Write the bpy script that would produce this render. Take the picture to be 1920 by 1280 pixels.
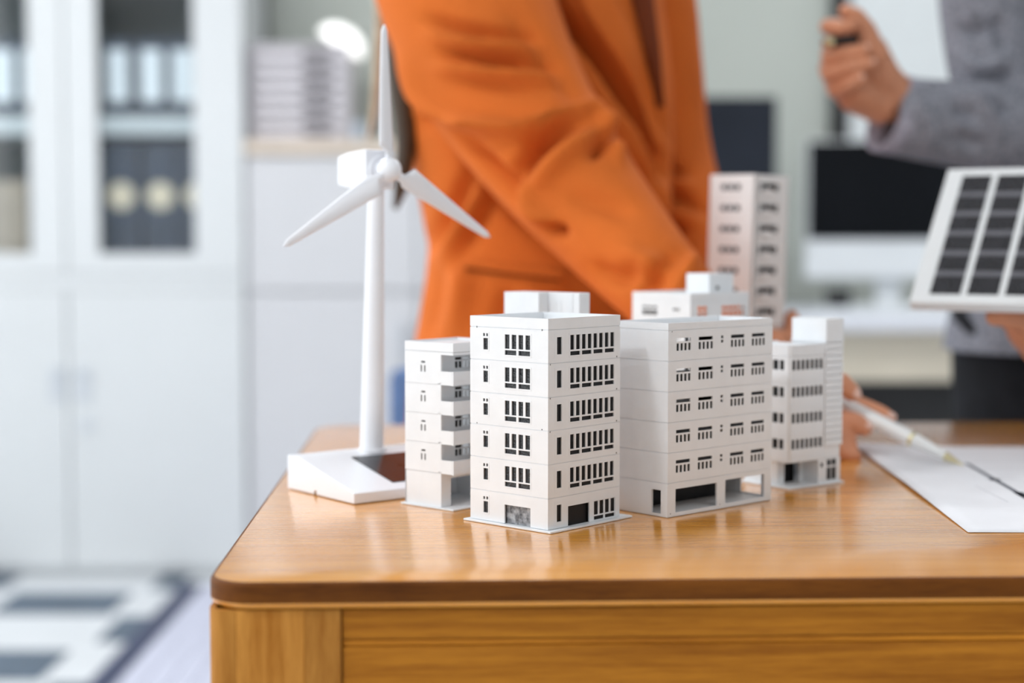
import bpy, bmesh, math, random
import numpy as np
from mathutils import Vector, Matrix
from mathutils.bvhtree import BVHTree

for o in list(bpy.data.objects): bpy.data.objects.remove(o)
scene = bpy.context.scene
COL = scene.collection
random.seed(7); rng = np.random.default_rng(7)
TZ = 0.75                      # table top height
CAMZ = 0.95                    # lens height
FPX = 3000.0                   # focal length in pixels of the 1920 px frame
PITCH = math.atan((640 - 448) / FPX)

# ------------------------------------------------------------------ camera
cam_d = bpy.data.cameras.new('camera'); cam = bpy.data.objects.new('camera', cam_d); COL.objects.link(cam)
cam.location = (0, 0, CAMZ); cam.rotation_euler = (math.pi / 2 - PITCH, 0, 0)
cam_d.sensor_width = 36; cam_d.lens = FPX / 1920 * 36
cam_d.clip_start = .05; cam_d.clip_end = 50
cam_d.dof.use_dof = True; cam_d.dof.focus_distance = 1.10; cam_d.dof.aperture_fstop = 2.9
scene.camera = cam
# ------------------------------------------------------------------ daylight
world = bpy.data.worlds.new('daylight'); scene.world = world; world.use_nodes = True
bg = world.node_tree.nodes['Background']; bg.inputs[0].default_value = (.95, .98, 1, 1); bg.inputs[1].default_value = 2.45
# unseen panel lamps: key placed from a cast shadow, the rest added as fill
KEY_FILL = [((-1.30, .17, 2.585), .34, .34, 23, (.97, .985, 1)), ((-1.35, 2.85, 2.585), 1.2, .30, 27, (1, 1, 1)), ((1.25, 3.2, 2.585), 1.2, .30, 24, (1, 1, 1)), ((1.55, -.45, 2.585), 1.2, .60, 13, (1, .97, .94))]
for i, (lp, lx, ly, e, c_) in enumerate(KEY_FILL):
    ad_ = bpy.data.lights.new('key_fill_light', 'AREA'); ad_.shape = 'RECTANGLE'; ad_.size = lx; ad_.size_y = ly; ad_.energy = e; ad_.color = c_
    ao = bpy.data.objects.new('key_fill_light', ad_); COL.objects.link(ao); ao.location = lp
scene.view_settings.view_transform = 'Standard'; scene.view_settings.look = 'None'
scene.view_settings.gamma = 1; scene.view_settings.use_curve_mapping = False
scene.view_settings.exposure = 0.09

# ------------------------------------------------------------------ measuring helpers
_c, _s = math.cos(PITCH), math.sin(PITCH)
def ray(x, y):
    u = (x - 960) / FPX; v = (640 - y) / FPX
    return Vector((u, _c + v * _s, -_s + v * _c))
def P(x, y, Y):                       # world point at a given distance
    r = ray(x, y); return r * (Y / r.y) + Vector((0, 0, CAMZ))
def G(x, y, z=TZ):                    # world point at a given height
    r = ray(x, y); return r * ((z - CAMZ) / r.z) + Vector((0, 0, CAMZ))
def pix_np(co):
    d = co - np.array([0, 0, CAMZ]); zc = d[:, 1] * _c - d[:, 2] * _s; yc = d[:, 1] * _s + d[:, 2] * _c
    return 960 + FPX * d[:, 0] / zc, 640 - FPX * yc / zc

# ------------------------------------------------------------------ materials
def mat(name, col, rough=.5, metal=0, var=0.0, vscale=8, bump=0.0, bscale=200, stretch=(1, 1, 1), spec=.5, coat=0, emit=0, perobj=0.0, col2=None, coords='Object', detail=4):
    m = bpy.data.materials.new(name); m.use_nodes = True; nt = m.node_tree; N = nt.nodes; L = nt.links
    b = N['Principled BSDF']; b.inputs['Roughness'].default_value = rough; b.inputs['Metallic'].default_value = metal
    b.inputs['Specular IOR Level'].default_value = spec; b.inputs['Coat Weight'].default_value = coat
    b.inputs['Base Color'].default_value = (*col, 1)
    tc = N.new('ShaderNodeTexCoord'); mp = N.new('ShaderNodeMapping'); mp.inputs['Scale'].default_value = stretch
    L.new(tc.outputs[coords], mp.inputs[0])
    out = None
    if var > 0 or col2:
        n = N.new('ShaderNodeTexNoise'); n.inputs['Scale'].default_value = vscale; n.inputs['Detail'].default_value = detail
        L.new(mp.outputs[0], n.inputs['Vector'])
        r = N.new('ShaderNodeValToRGB'); r.color_ramp.elements[0].position = .32; r.color_ramp.elements[1].position = .68
        lo = tuple(max(0, c * (1 - var)) for c in col); hi = col2 if col2 else tuple(min(1, c * (1 + var)) for c in col)
        r.color_ramp.elements[0].color = (*lo, 1); r.color_ramp.elements[1].color = (*hi, 1)
        L.new(n.outputs[0], r.inputs[0]); out = r.outputs[0]
    if perobj > 0:
        oi = N.new('ShaderNodeObjectInfo'); mr = N.new('ShaderNodeMapRange'); mr.inputs[3].default_value = 1 - perobj; mr.inputs[4].default_value = 1 + perobj
        L.new(oi.outputs['Random'], mr.inputs[0])
        mx = N.new('ShaderNodeMix'); mx.data_type = 'RGBA'; mx.blend_type = 'MULTIPLY'; mx.inputs[0].default_value = 1
        if out: L.new(out, mx.inputs[6])
        else: mx.inputs[6].default_value = (*col, 1)
        L.new(mr.outputs[0], mx.inputs[7]); out = mx.outputs[2]
    if out: L.new(out, b.inputs['Base Color'])
    if bump > 0:
        n = N.new('ShaderNodeTexNoise'); n.inputs['Scale'].default_value = bscale; L.new(mp.outputs[0], n.inputs['Vector'])
        bp = N.new('ShaderNodeBump'); bp.inputs['Strength'].default_value = bump; bp.inputs['Distance'].default_value = .002
        L.new(n.outputs[0], bp.inputs['Height']); L.new(bp.outputs[0], b.inputs['Normal'])
    if emit > 0:
        b.inputs['Emission Color'].default_value = (*col, 1); b.inputs['Emission Strength'].default_value = emit
    return m

def glass_mat(name, tint=(.9, .95, .95), refl=.06):
    m = bpy.data.materials.new(name); m.use_nodes = True; nt = m.node_tree; N = nt.nodes; L = nt.links
    N.remove(N['Principled BSDF']); o = N['Material Output']
    t = N.new('ShaderNodeBsdfTransparent'); t.inputs[0].default_value = (*tint, 1)
    g = N.new('ShaderNodeBsdfGlossy'); g.inputs['Roughness'].default_value = .05
    x = N.new('ShaderNodeMixShader'); x.inputs[0].default_value = refl
    L.new(t.outputs[0], x.inputs[1]); L.new(g.outputs[0], x.inputs[2]); L.new(x.outputs[0], o.inputs[0])
    return m

def wood_mat(name, dark, light, stretch, rough, coat=0, perobj=.1, spec=.5, grain=1.0):
    m = bpy.data.materials.new(name); m.use_nodes = True; nt = m.node_tree; N = nt.nodes; L = nt.links
    b = N['Principled BSDF']; b.inputs['Specular IOR Level'].default_value = spec
    b.inputs['Coat Weight'].default_value = coat; b.inputs['Coat Roughness'].default_value = .18
    tc = N.new('ShaderNodeTexCoord'); mp = N.new('ShaderNodeMapping'); mp.inputs['Scale'].default_value = stretch; L.new(tc.outputs['Object'], mp.inputs[0])
    oi = N.new('ShaderNodeObjectInfo'); mu = N.new('ShaderNodeMath'); mu.operation = 'MULTIPLY'; mu.inputs[1].default_value = 37
    L.new(oi.outputs['Random'], mu.inputs[0]); L.new(mu.outputs[0], mp.inputs['Location'])
    n = N.new('ShaderNodeTexNoise'); n.inputs['Scale'].default_value = 6; n.inputs['Detail'].default_value = 6; n.inputs['Roughness'].default_value = .62; L.new(mp.outputs[0], n.inputs['Vector'])
    n2 = N.new('ShaderNodeTexNoise'); n2.inputs['Scale'].default_value = 55; n2.inputs['Detail'].default_value = 3; L.new(mp.outputs[0], n2.inputs['Vector'])
    ad = N.new('ShaderNodeMath'); ad.operation = 'MULTIPLY_ADD'; ad.inputs[1].default_value = .35 * grain; L.new(n2.outputs[0], ad.inputs[0]); L.new(n.outputs[0], ad.inputs[2])
    r = N.new('ShaderNodeValToRGB'); r.color_ramp.elements[0].position = .45; r.color_ramp.elements[1].position = .85
    r.color_ramp.elements[0].color = (*dark, 1); r.color_ramp.elements[1].color = (*light, 1); L.new(ad.outputs[0], r.inputs[0])
    mr = N.new('ShaderNodeMapRange'); mr.inputs[3].default_value = 1 - perobj; mr.inputs[4].default_value = 1 + perobj; L.new(oi.outputs['Random'], mr.inputs[0])
    mx = N.new('ShaderNodeMix'); mx.data_type = 'RGBA'; mx.blend_type = 'MULTIPLY'; mx.inputs[0].default_value = 1
    L.new(r.outputs[0], mx.inputs[6]); L.new(mr.outputs[0], mx.inputs[7]); L.new(mx.outputs[2], b.inputs['Base Color'])
    rr = N.new('ShaderNodeMapRange'); rr.inputs[3].default_value = rough * .8; rr.inputs[4].default_value = rough * 1.3; L.new(n.outputs[0], rr.inputs[0]); L.new(rr.outputs[0], b.inputs['Roughness'])
    bp = N.new('ShaderNodeBump'); bp.inputs['Strength'].default_value = .12; bp.inputs['Distance'].default_value = .001; L.new(n2.outputs[0], bp.inputs['Height']); L.new(bp.outputs[0], b.inputs['Normal'])
    return m

M = {}
M['plastic'] = mat('white_plastic', (.81, .84, .87), .42, var=.02, vscale=60, bump=.04, bscale=900)
M['plastic_warm'] = mat('pale_pink_plastic', (.86, .845, .84), .45, var=.02, vscale=60)
M['gloss_white'] = mat('smooth_white_plastic', (.84, .855, .90), .32, var=.01, vscale=20)
M['pane'] = mat('dark_inside_film', (.008, .009, .012), .15, var=.6, vscale=900, bump=.25, bscale=700, spec=.45)  # clear film coloured near black for the dark interior behind it
M['dark_inside'] = mat('dark_interior_sheet', (.006, .006, .007), .35, var=.3, vscale=200, spec=.2)  # near-black colour stands in for the shaded inside of the buildings
M['shop_pane'] = mat('scratched_shop_pane', (.05, .055, .065), .25, col2=(.42, .44, .47), vscale=260, detail=6)
M['notch'] = mat('dark_notch', (.03, .028, .026), .7, var=.2)
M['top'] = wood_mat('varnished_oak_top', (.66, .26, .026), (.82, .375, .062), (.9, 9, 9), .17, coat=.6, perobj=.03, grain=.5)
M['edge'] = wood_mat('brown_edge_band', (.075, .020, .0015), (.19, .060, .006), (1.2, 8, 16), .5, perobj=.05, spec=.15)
M['leg'] = wood_mat('pine_leg', (.33, .115, .010), (.58, .26, .05), (14, 14, 1.2), .5, perobj=.22, spec=.18)
M['apron'] = wood_mat('pine_apron', (.27, .082, .004), (.56, .215, .018), (.9, 8, 22), .5, perobj=.14, spec=.18)
M['orange'] = mat('orange_wool', (.66, .155, .026), .85, var=.06, vscale=9, bump=.25, bscale=1400, spec=.15)
_b = M['orange'].node_tree.nodes['Principled BSDF']; _b.inputs['Sheen Weight'].default_value = 0.04; _b.inputs['Sheen Tint'].default_value = (1, .62, .45, 1); _b.inputs['Sheen Roughness'].default_value = .4
M['orange_shade'] = mat('orange_shaded', (.16, .03, .005), .8, var=.1, vscale=20, spec=.15)  # darkened orange painted as shade in the jacket front and pocket slit
M['skin'] = mat('skin', (.62, .27, .15), .5, var=.10, vscale=25, bump=.15, bscale=500, spec=.4)
M['nail'] = mat('nail', (.80, .52, .43), .25, var=.05, vscale=40)
M['grey'] = mat('heather_grey_wool', (.25, .26, .30), .9, var=.35, vscale=160, bump=.3, bscale=900, spec=.15, detail=6)
M['grey_cuff'] = mat('pale_grey_cuff', (.36, .36, .43), .9, var=.2, vscale=160, spec=.15)
M['lining'] = mat('dark_lining', (.02, .02, .024), .7, var=.2)
M['black_cloth'] = mat('black_trousers', (.012, .013, .016), .8, var=.25, vscale=30, spec=.2)
M['denim'] = mat('blue_denim', (.10, .17, .34), .85, var=.2, vscale=120)
M['hair'] = mat('brown_hair', (.045, .024, .008), .5, var=.4, vscale=30, stretch=(30, 30, 1.5))
M['hair_light'] = mat('fair_hair', (.48, .40, .29), .5, var=.25, vscale=30, stretch=(30, 30, 1.5))
M['paper'] = mat('white_paper', (.82, .83, .87), .7, var=.015, vscale=30)
M['ink'] = mat('grey_ink', (.12, .13, .16), .8, var=.1)
M['ink_light'] = mat('faint_ink', (.55, .56, .60), .8, var=.05)
M['pen'] = mat('white_pen_barrel', (.82, .83, .83), .25, var=.01)
M['gold'] = mat('pale_gold', (.78, .70, .42), .18, metal=1, var=.05)
M['panel_frame'] = mat('white_panel_frame', (.78, .80, .81), .4, var=.02)
M['cell'] = mat('solar_cell', (.018, .018, .022), .22, var=.3, vscale=80)
M['bus'] = mat('grey_busbar', (.16, .16, .18), .35, metal=.3, var=.1)
M['cab'] = mat('cabinet_white_steel', (.67, .70, .72), .45, var=.02, vscale=2)
M['cab2'] = mat('cupboard_grey_steel', (.63, .64, .67), .5, var=.02, vscale=2)
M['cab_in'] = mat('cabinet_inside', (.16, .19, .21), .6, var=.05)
M['handle'] = mat('handle_grey', (.58, .62, .67), .4, var=.05)
M['glass'] = glass_mat('cabinet_glass', (.93, .96, .97), .05)
M['binder'] = mat('navy_binder', (.035, .05, .085), .55, var=.25, vscale=12)
M['binder_label'] = mat('binder_label', (.92, .95, 1), .6, var=.02)
M['cream'] = mat('cream_label', (.85, .72, .54), .6, var=.06)
M['beige_box'] = mat('beige_carton', (.50, .40, .31), .7, var=.1)
M['beige_top'] = mat('beige_top', (.70, .60, .50), .5, var=.06, vscale=6)
M['drawer'] = mat('drawer_grey', (.62, .60, .64), .5, var=.03)
M['drawer_dark'] = mat('drawer_pull_grey', (.12, .11, .125), .5, var=.1)
M['wall'] = mat('sage_wall', (.53, .57, .53), .8, var=.02, vscale=3)
M['ceiling'] = mat('ceiling_white', (.80, .80, .80), .8, var=.01)
M['wall_warm'] = mat('greige_wall', (.72, .70, .68), .8, var=.02, vscale=3)
M['strip_dark'] = mat('dark_strip', (.13, .15, .135), .6, var=.1)
M['lamp'] = mat('lamp_white', (1, 1, .98), .4, var=.0, emit=1.2)
M['lamp_arm'] = mat('lamp_arm_grey', (.6, .63, .62), .4, var=.05)
M['screen'] = mat('black_screen', (.004, .005, .007), .5, var=.2, vscale=3, spec=.1)
M['screen_blue'] = mat('dark_blue_screen', (.018, .022, .031), .35, var=.2, vscale=3, spec=.15)
M['alu'] = mat('monitor_white', (.70, .74, .77), .35, var=.03)
M['desk'] = mat('desk_white', (.72, .75, .82), .4, var=.02)
M['desk_panel'] = mat('desk_beige_panel', (.62, .57, .47), .6, var=.05)
M['black'] = mat('black_furniture', (.010, .011, .013), .5, var=.2)
M['board'] = mat('whiteboard', (.76, .81, .83), .35, var=.02)
M['floor'] = mat('white_vinyl', (.66, .69, .72), .35, var=.03, vscale=4)
M['tile'] = mat('slate_blue_tile', (.085, .12, .165), .6, var=.12, vscale=9)
M['navy'] = mat('navy_strip', (.02, .03, .085), .5, var=.15)
M['lav'] = mat('pale_lavender_mat', (.56, .58, .70), .6, var=.10, vscale=9, stretch=(14, .6, 1))
M['blue_item'] = mat('pale_blue_plastic', (.55, .63, .74), .5, var=.04)

# ------------------------------------------------------------------ mesh helpers
class MB:
    def __init__(s): s.v = []; s.f = []; s.mi = []
    def quad(s, a, b, c, d, mi=0):
        i = len(s.v); s.v += [tuple(a), tuple(b), tuple(c), tuple(d)]; s.f.append((i, i + 1, i + 2, i + 3)); s.mi.append(mi)
    def box(s, x0, x1, y0, y1, z0, z1, mi=0):
        i = len(s.v)
        s.v += [(x0, y0, z0), (x1, y0, z0), (x1, y1, z0), (x0, y1, z0), (x0, y0, z1), (x1, y0, z1), (x1, y1, z1), (x0, y1, z1)]
        for f in ((0, 3, 2, 1), (4, 5, 6, 7), (0, 1, 5, 4), (1, 2, 6, 5), (2, 3, 7, 6), (3, 0, 4, 7)):
            s.f.append(tuple(i + k for k in f)); s.mi.append(mi)
        return s
    def panel(s, mp, s0, s1, z0, z1, d0, d1, holes=(), mi=0):
        """flat wall with real rectangular openings; mp(s, d, z) -> point"""
        xs = sorted({s0, s1, *[h[0] for h in holes], *[h[1] for h in holes]}); zs = sorted({z0, z1, *[h[2] for h in holes], *[h[3] for h in holes]})
        xs = [x for x in xs if s0 <= x <= s1]; zs = [z for z in zs if z0 <= z <= z1]
        def solid(i, j):
            if i < 0 or j < 0 or i >= len(xs) - 1 or j >= len(zs) - 1: return False
            cx = (xs[i] + xs[i + 1]) / 2; cz = (zs[j] + zs[j + 1]) / 2
            return not any(h[0] < cx < h[1] and h[2] < cz < h[3] for h in holes)
        for i in range(len(xs) - 1):
            for j in range(len(zs) - 1):
                if not solid(i, j): continue
                a, b, c, d = xs[i], xs[i + 1], zs[j], zs[j + 1]
                s.quad(mp(a, d0, c), mp(b, d0, c), mp(b, d0, d), mp(a, d0, d), mi)
                s.quad(mp(a, d1, c), mp(a, d1, d), mp(b, d1, d), mp(b, d1, c), mi)
                if not solid(i - 1, j): s.quad(mp(a, d0, c), mp(a, d0, d), mp(a, d1, d), mp(a, d1, c), mi)
                if not solid(i + 1, j): s.quad(mp(b, d0, c), mp(b, d1, c), mp(b, d1, d), mp(b, d0, d), mi)
                if not solid(i, j - 1): s.quad(mp(a, d0, c), mp(a, d1, c), mp(b, d1, c), mp(b, d0, c), mi)
                if not solid(i, j + 1): s.quad(mp(a, d0, d), mp(b, d0, d), mp(b, d1, d), mp(a, d1, d), mi)
        return s
    def prism(s, poly, axis, a, b, mi=0):
        """extrude polygon (2D) along axis; axis 'x': poly=(y,z), 'y': (x,z), 'z': (x,y)"""
        def pt(p, t):
            return {'x': (t, p[0], p[1]), 'y': (p[0], t, p[1]), 'z': (p[0], p[1], t)}[axis]
        n = len(poly); i = len(s.v)
        s.v += [pt(p, a) for p in poly] + [pt(p, b) for p in poly]
        s.f.append(tuple(range(i, i + n))); s.f.append(tuple(range(i + 2 * n - 1, i + n - 1, -1))); s.mi += [mi, mi]
        for k in range(n):
            k2 = (k + 1) % n; s.f.append((i + k, i + n + k, i + n + k2, i + k2)); s.mi.append(mi)
        return s
    def cyl(s, p, q, r0, r1=None, n=20, mi=0, caps=True):
        p = Vector(p); q = Vector(q); r1 = r0 if r1 is None else r1
        d = (q - p).normalized(); a = d.orthogonal().normalized(); b = d.cross(a)
        i = len(s.v)
        for c, r in ((p, r0), (q, r1)):
            for k in range(n):
                t = 2 * math.pi * k / n; s.v.append(tuple(c + a * (r * math.cos(t)) + b * (r * math.sin(t))))
        for k in range(n):
            k2 = (k + 1) % n; s.f.append((i + k, i + k2, i + n + k2, i + n + k)); s.mi.append(mi)
        if caps:
            s.f.append(tuple(range(i + n - 1, i - 1, -1))); s.f.append(tuple(range(i + n, i + 2 * n))); s.mi += [mi, mi]
        return s
    def sphere(s, c, r, nu=18, nv=10, sc=(1, 1, 1), rot=None, mi=0, vmin=0.0, vmax=1.0):
        i = len(s.v); c = Vector(c)
        for j in range(nv + 1):
            ph = math.pi * (vmin + (vmax - vmin) * j / nv)
            for k in range(nu):
                t = 2 * math.pi * k / nu; p = Vector((math.sin(ph) * math.cos(t) * sc[0], math.sin(ph) * math.sin(t) * sc[1], math.cos(ph) * sc[2])) * r
                if rot: p = rot @ p
                s.v.append(tuple(c + p))
        for j in range(nv):
            for k in range(nu):
                k2 = (k + 1) % nu; s.f.append((i + j * nu + k, i + j * nu + k2, i + (j + 1) * nu + k2, i + (j + 1) * nu + k)); s.mi.append(mi)
        return s
    def build(s, name, mats, parent=None, bevel=0, smooth=False, seg=2, merge=1e-6):
        me = bpy.data.meshes.new(name); me.from_pydata(s.v, [], s.f)
        mats = mats if isinstance(mats, (list, tuple)) else [mats]
        for m in mats: me.materials.append(M[m])
        if any(s.mi): me.polygons.foreach_set('material_index', s.mi)
        bm = bmesh.new(); bm.from_mesh(me); bmesh.ops.remove_doubles(bm, verts=bm.verts, dist=merge)
        bmesh.ops.dissolve_degenerate(bm, dist=1e-7, edges=bm.edges)
        bmesh.ops.recalc_face_normals(bm, faces=bm.faces)
        if bevel > 0:
            es = [e for e in bm.edges if len(e.link_faces) == 2 and e.calc_face_angle(0) > .5]
            bmesh.ops.bevel(bm, geom=es, offset=bevel, segments=seg, affect='EDGES', profile=.5, clamp_overlap=True)
        bm.to_mesh(me); bm.free()
        if smooth: smooth_by_angle(me)
        return link(name, me, parent)
def smooth_by_angle(me, ang=.7):
    me.polygons.foreach_set('use_smooth', [True] * len(me.polygons))
    try: me.set_sharp_from_angle(angle=ang)
    except Exception: pass
def link(name, me, parent=None):
    o = bpy.data.objects.new(name, me); COL.objects.link(o)
    if parent: o.parent = parent
    return o
def thing(name, label, cat, loc=(0, 0, 0), rz=0, group=None):
    o = bpy.data.objects.new(name, None); COL.objects.link(o); o.empty_display_size = .02
    o.location = loc; o.rotation_euler = (0, 0, rz); o['label'] = label; o['category'] = cat
    if group: o['group'] = group
    return o
def tag(o, label, cat, group=None):
    o['label'] = label; o['category'] = cat
    if group: o['group'] = group
    return o
def struct(o): o['kind'] = 'structure'; return o
def note(o, label): o['label'] = label; return o
def catmull(pts, n):
    pts = [np.array(p, float) for p in pts]; out = []
    pts = [2 * pts[0] - pts[1]] + pts + [2 * pts[-1] - pts[-2]]
    m = len(pts) - 3
    for k in range(n):
        t = k / (n - 1) * m; i = min(int(t), m - 1); f = t - i
        p0, p1, p2, p3 = pts[i:i + 4]
        out.append(.5 * ((2 * p1) + (-p0 + p2) * f + (2 * p0 - 5 * p1 + 4 * p2 - p3) * f * f + (-p0 + 3 * p1 - 3 * p2 + p3) * f ** 3))
    return out
def sweep(pts, radii, n=60, ns=32, flat=1.0, ref=(0, 1, 0), cap0=True, cap1=True):
    """smooth tube; radii per control point; flat scales the width along ref -> verts, faces"""
    q = catmull([list(p) + [r] for p, r in zip(pts, radii)], n)
    C = np.array([a[:3] for a in q]); R = np.array([a[3] for a in q])
    T = np.gradient(C, axis=0); T /= np.linalg.norm(T, axis=1)[:, None]
    V = []
    for i in range(n):
        b = np.array(ref, float); b = b - T[i] * (b @ T[i]); b /= np.linalg.norm(b); a = np.cross(b, T[i])
        for k in range(ns):
            t = 2 * math.pi * k / ns; V.append(C[i] + a * (R[i] * math.cos(t)) + b * (R[i] * flat * math.sin(t)))
    Fc = []
    for i in range(n - 1):
        for k in range(ns):
            k2 = (k + 1) % ns; Fc.append((i * ns + k, i * ns + k2, (i + 1) * ns + k2, (i + 1) * ns + k))
    if cap0: Fc.append(tuple(range(ns - 1, -1, -1)))
    if cap1: Fc.append(tuple(range((n - 1) * ns, n * ns)))
    return V, Fc
def mesh_obj(name, V, Fc, m, parent=None, smooth=True):
    me = bpy.data.meshes.new(name); me.from_pydata([tuple(v) for v in V], [], Fc); me.materials.append(M[m])
    bm = bmesh.new(); bm.from_mesh(me); bmesh.ops.recalc_face_normals(bm, faces=bm.faces); bm.to_mesh(me); bm.free()
    if smooth: me.polygons.foreach_set('use_smooth', [True] * len(me.polygons))
    return link(name, me, parent)
def fold(o, folds, k=1.35, kw=1.0):
    """push cloth in and out along folds; each fold: pixel polyline where the crease runs, amplitude (m), half width (px)"""
    me = o.data; n = len(me.vertices)
    co = np.empty(n * 3); me.vertices.foreach_get('co', co); co = co.reshape(-1, 3)
    no = np.array([v.normal[:] for v in me.vertices])
    px, py = pix_np(co); view = co - np.array([0, 0, CAMZ]); face = -(view * no).sum(1) / np.linalg.norm(view, axis=1)
    w = np.clip(face * 2.5 + .3, 0, 1); D = np.zeros(n); k_ = k
    for pts, amp, wd in folds:
        pts = catmull(pts, 24); best = np.full(n, 1e9); end = np.zeros(n)
        for k in range(len(pts) - 1):
            a, b = pts[k], pts[k + 1]; d = b - a; l = d @ d + 1e-9
            t = np.clip(((px - a[0]) * d[0] + (py - a[1]) * d[1]) / l, 0, 1)
            q = np.hypot(px - a[0] - t * d[0], py - a[1] - t * d[1]); u = (k + t) / (len(pts) - 1)
            end = np.where(q < best, np.sin(np.pi * np.clip(u * .94 + .03, 0, 1)) ** .6, end); best = np.minimum(best, q)
        D += k_ * amp * np.exp(-(best / (wd * kw)) ** 2) * end
    co += no * (D * w)[:, None]
    me.vertices.foreach_set('co', co.ravel()); me.update()
def blob(name, chains, voxel, m, parent=None, smooth=4):
    """one continuous skin grown over tapered chains of (point, radius)"""
    mb = MB()
    for ch in chains:
        for i, (p, r) in enumerate(ch):
            mb.sphere(p, r, 16, 10)
            if i + 1 < len(ch):
                q, r2 = ch[i + 1]; mb.cyl(p, q, r, r2, 16)
    me = bpy.data.meshes.new(name); me.from_pydata(mb.v, [], mb.f)
    bm = bmesh.new(); bm.from_mesh(me)
    bmesh.ops.remove_doubles(bm, verts=bm.verts, dist=1e-6); bmesh.ops.recalc_face_normals(bm, faces=bm.faces); bm.to_mesh(me); bm.free()
    o = link(name, me, None); md = o.modifiers.new('r', 'REMESH'); md.mode = 'VOXEL'; md.voxel_size = voxel
    sm = o.modifiers.new('s', 'SMOOTH'); sm.factor = .5; sm.iterations = smooth
    dg = bpy.context.evaluated_depsgraph_get(); ev = o.evaluated_get(dg); new = bpy.data.meshes.new_from_object(ev)
    o.modifiers.clear(); o.data = new; new.materials.clear(); new.materials.append(M[m])
    new.polygons.foreach_set('use_smooth', [True] * len(new.polygons)); o.name = name
    if parent: o.parent = parent
    return o

# ================================================================== THE ROOM
WALLY = 4.90
LX, RX, FY = -2.9, 3.2, -2.6
struct(MB().box(LX - .1, RX, WALLY, WALLY + .1, 0, 2.6).build('wall_back', 'wall'))
floor = struct(MB().box(LX - .1, RX, FY, WALLY, -.05, 0).build('floor', 'floor'))
struct(MB().box(LX - .1, RX, FY, WALLY, 2.6, 2.7).build('ceiling', 'ceiling'))
struct(MB().box(RX, RX + .1, FY, WALLY + .1, 0, 2.6).build('wall_right', 'ceiling'))
struct(MB().box(LX - .1, RX + .1, FY - .1, FY, 0, 2.6).build('wall_front', 'wall_warm'))
wins = [(FY + .15 + k * 1.86, FY + 1.85 + k * 1.86, .35, 2.5) for k in range(4)]
struct(MB().panel(lambda s_, d, z_: (LX - d, s_, z_), FY, WALLY, 0, 2.6, 0, .1, wins).build('wall_left', 'wall'))
for k, (a, b, c, d) in enumerate(wins):
    wn = struct(MB().panel(lambda s_, d_, z_: (LX - .03 - d_, s_, z_), a, b, c, d, 0, .04, [(a + .04, (a + b) / 2 - .02, c + .04, d - .04), ((a + b) / 2 + .02, b - .04, c + .04, d - .04)]).build('window_%d' % (k + 1), 'cab'))
for (lp, lx, ly, e, c_) in KEY_FILL:  # unseen fixtures added around the key and fill lights
    t = thing('key_fill_panel', 'unseen flat white ceiling panel added to light the scene at %s' % ({(True, True): 'the window side above the table', (True, False): 'the front right above the table', (False, True): 'the back over the cabinets', (False, False): 'the back over the desk'}[(lp[1] < 1, lp[0] < 0)]), 'lamp', (lp[0], lp[1], 2.5995))
    MB().panel(lambda u, v, z_: (u, z_, -v), -lx / 2 - .02, lx / 2 + .02, -ly / 2 - .02, ly / 2 + .02, 0, .02, [(-lx / 2, lx / 2, -ly / 2, ly / 2)]).build('frame', 'cab', t)
    MB().box(-lx / 2, lx / 2, -ly / 2, ly / 2, -.006, 0).build('diffuser', 'cab', t)
for cx0, cx1, ys in ((-1.33, -1.02, (4.13, 3.52, 2.92)), (-.985, -.907, (4.42, 3.85, 3.25)), (-1.72, -1.385, (4.42, 3.85, 3.25)), (-2.1, -1.79, (4.13, 3.52))):
    for y in ys:
        MB().box(cx0, cx1, y - .125, y + .125, .0, .0025).build('floor_tile', 'tile', floor, bevel=.001)
MB().box(-.905, -.848, 2.6, 4.35, 0, .006).build('floor_strip', 'navy', floor, bevel=.001)
for k in range(8):
    MB().box(-.84 + k * .055, -.84 + k * .055 + .051, 2.6, 4.33, 0, .008).build('floor_mat_slat', 'lav', floor, bevel=.002)
struct(MB().box(-.815, -.735, WALLY - .03, WALLY - .001, 0, 2.7).build('wall_strip_1', 'strip_dark'))  # narrow dark grey-green vertical strip against the back wall
CS = 4.45 / FPX
def cx(px): return (px - 960) * CS
def cz(py): return CAMZ - (py - 448) * CS

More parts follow.
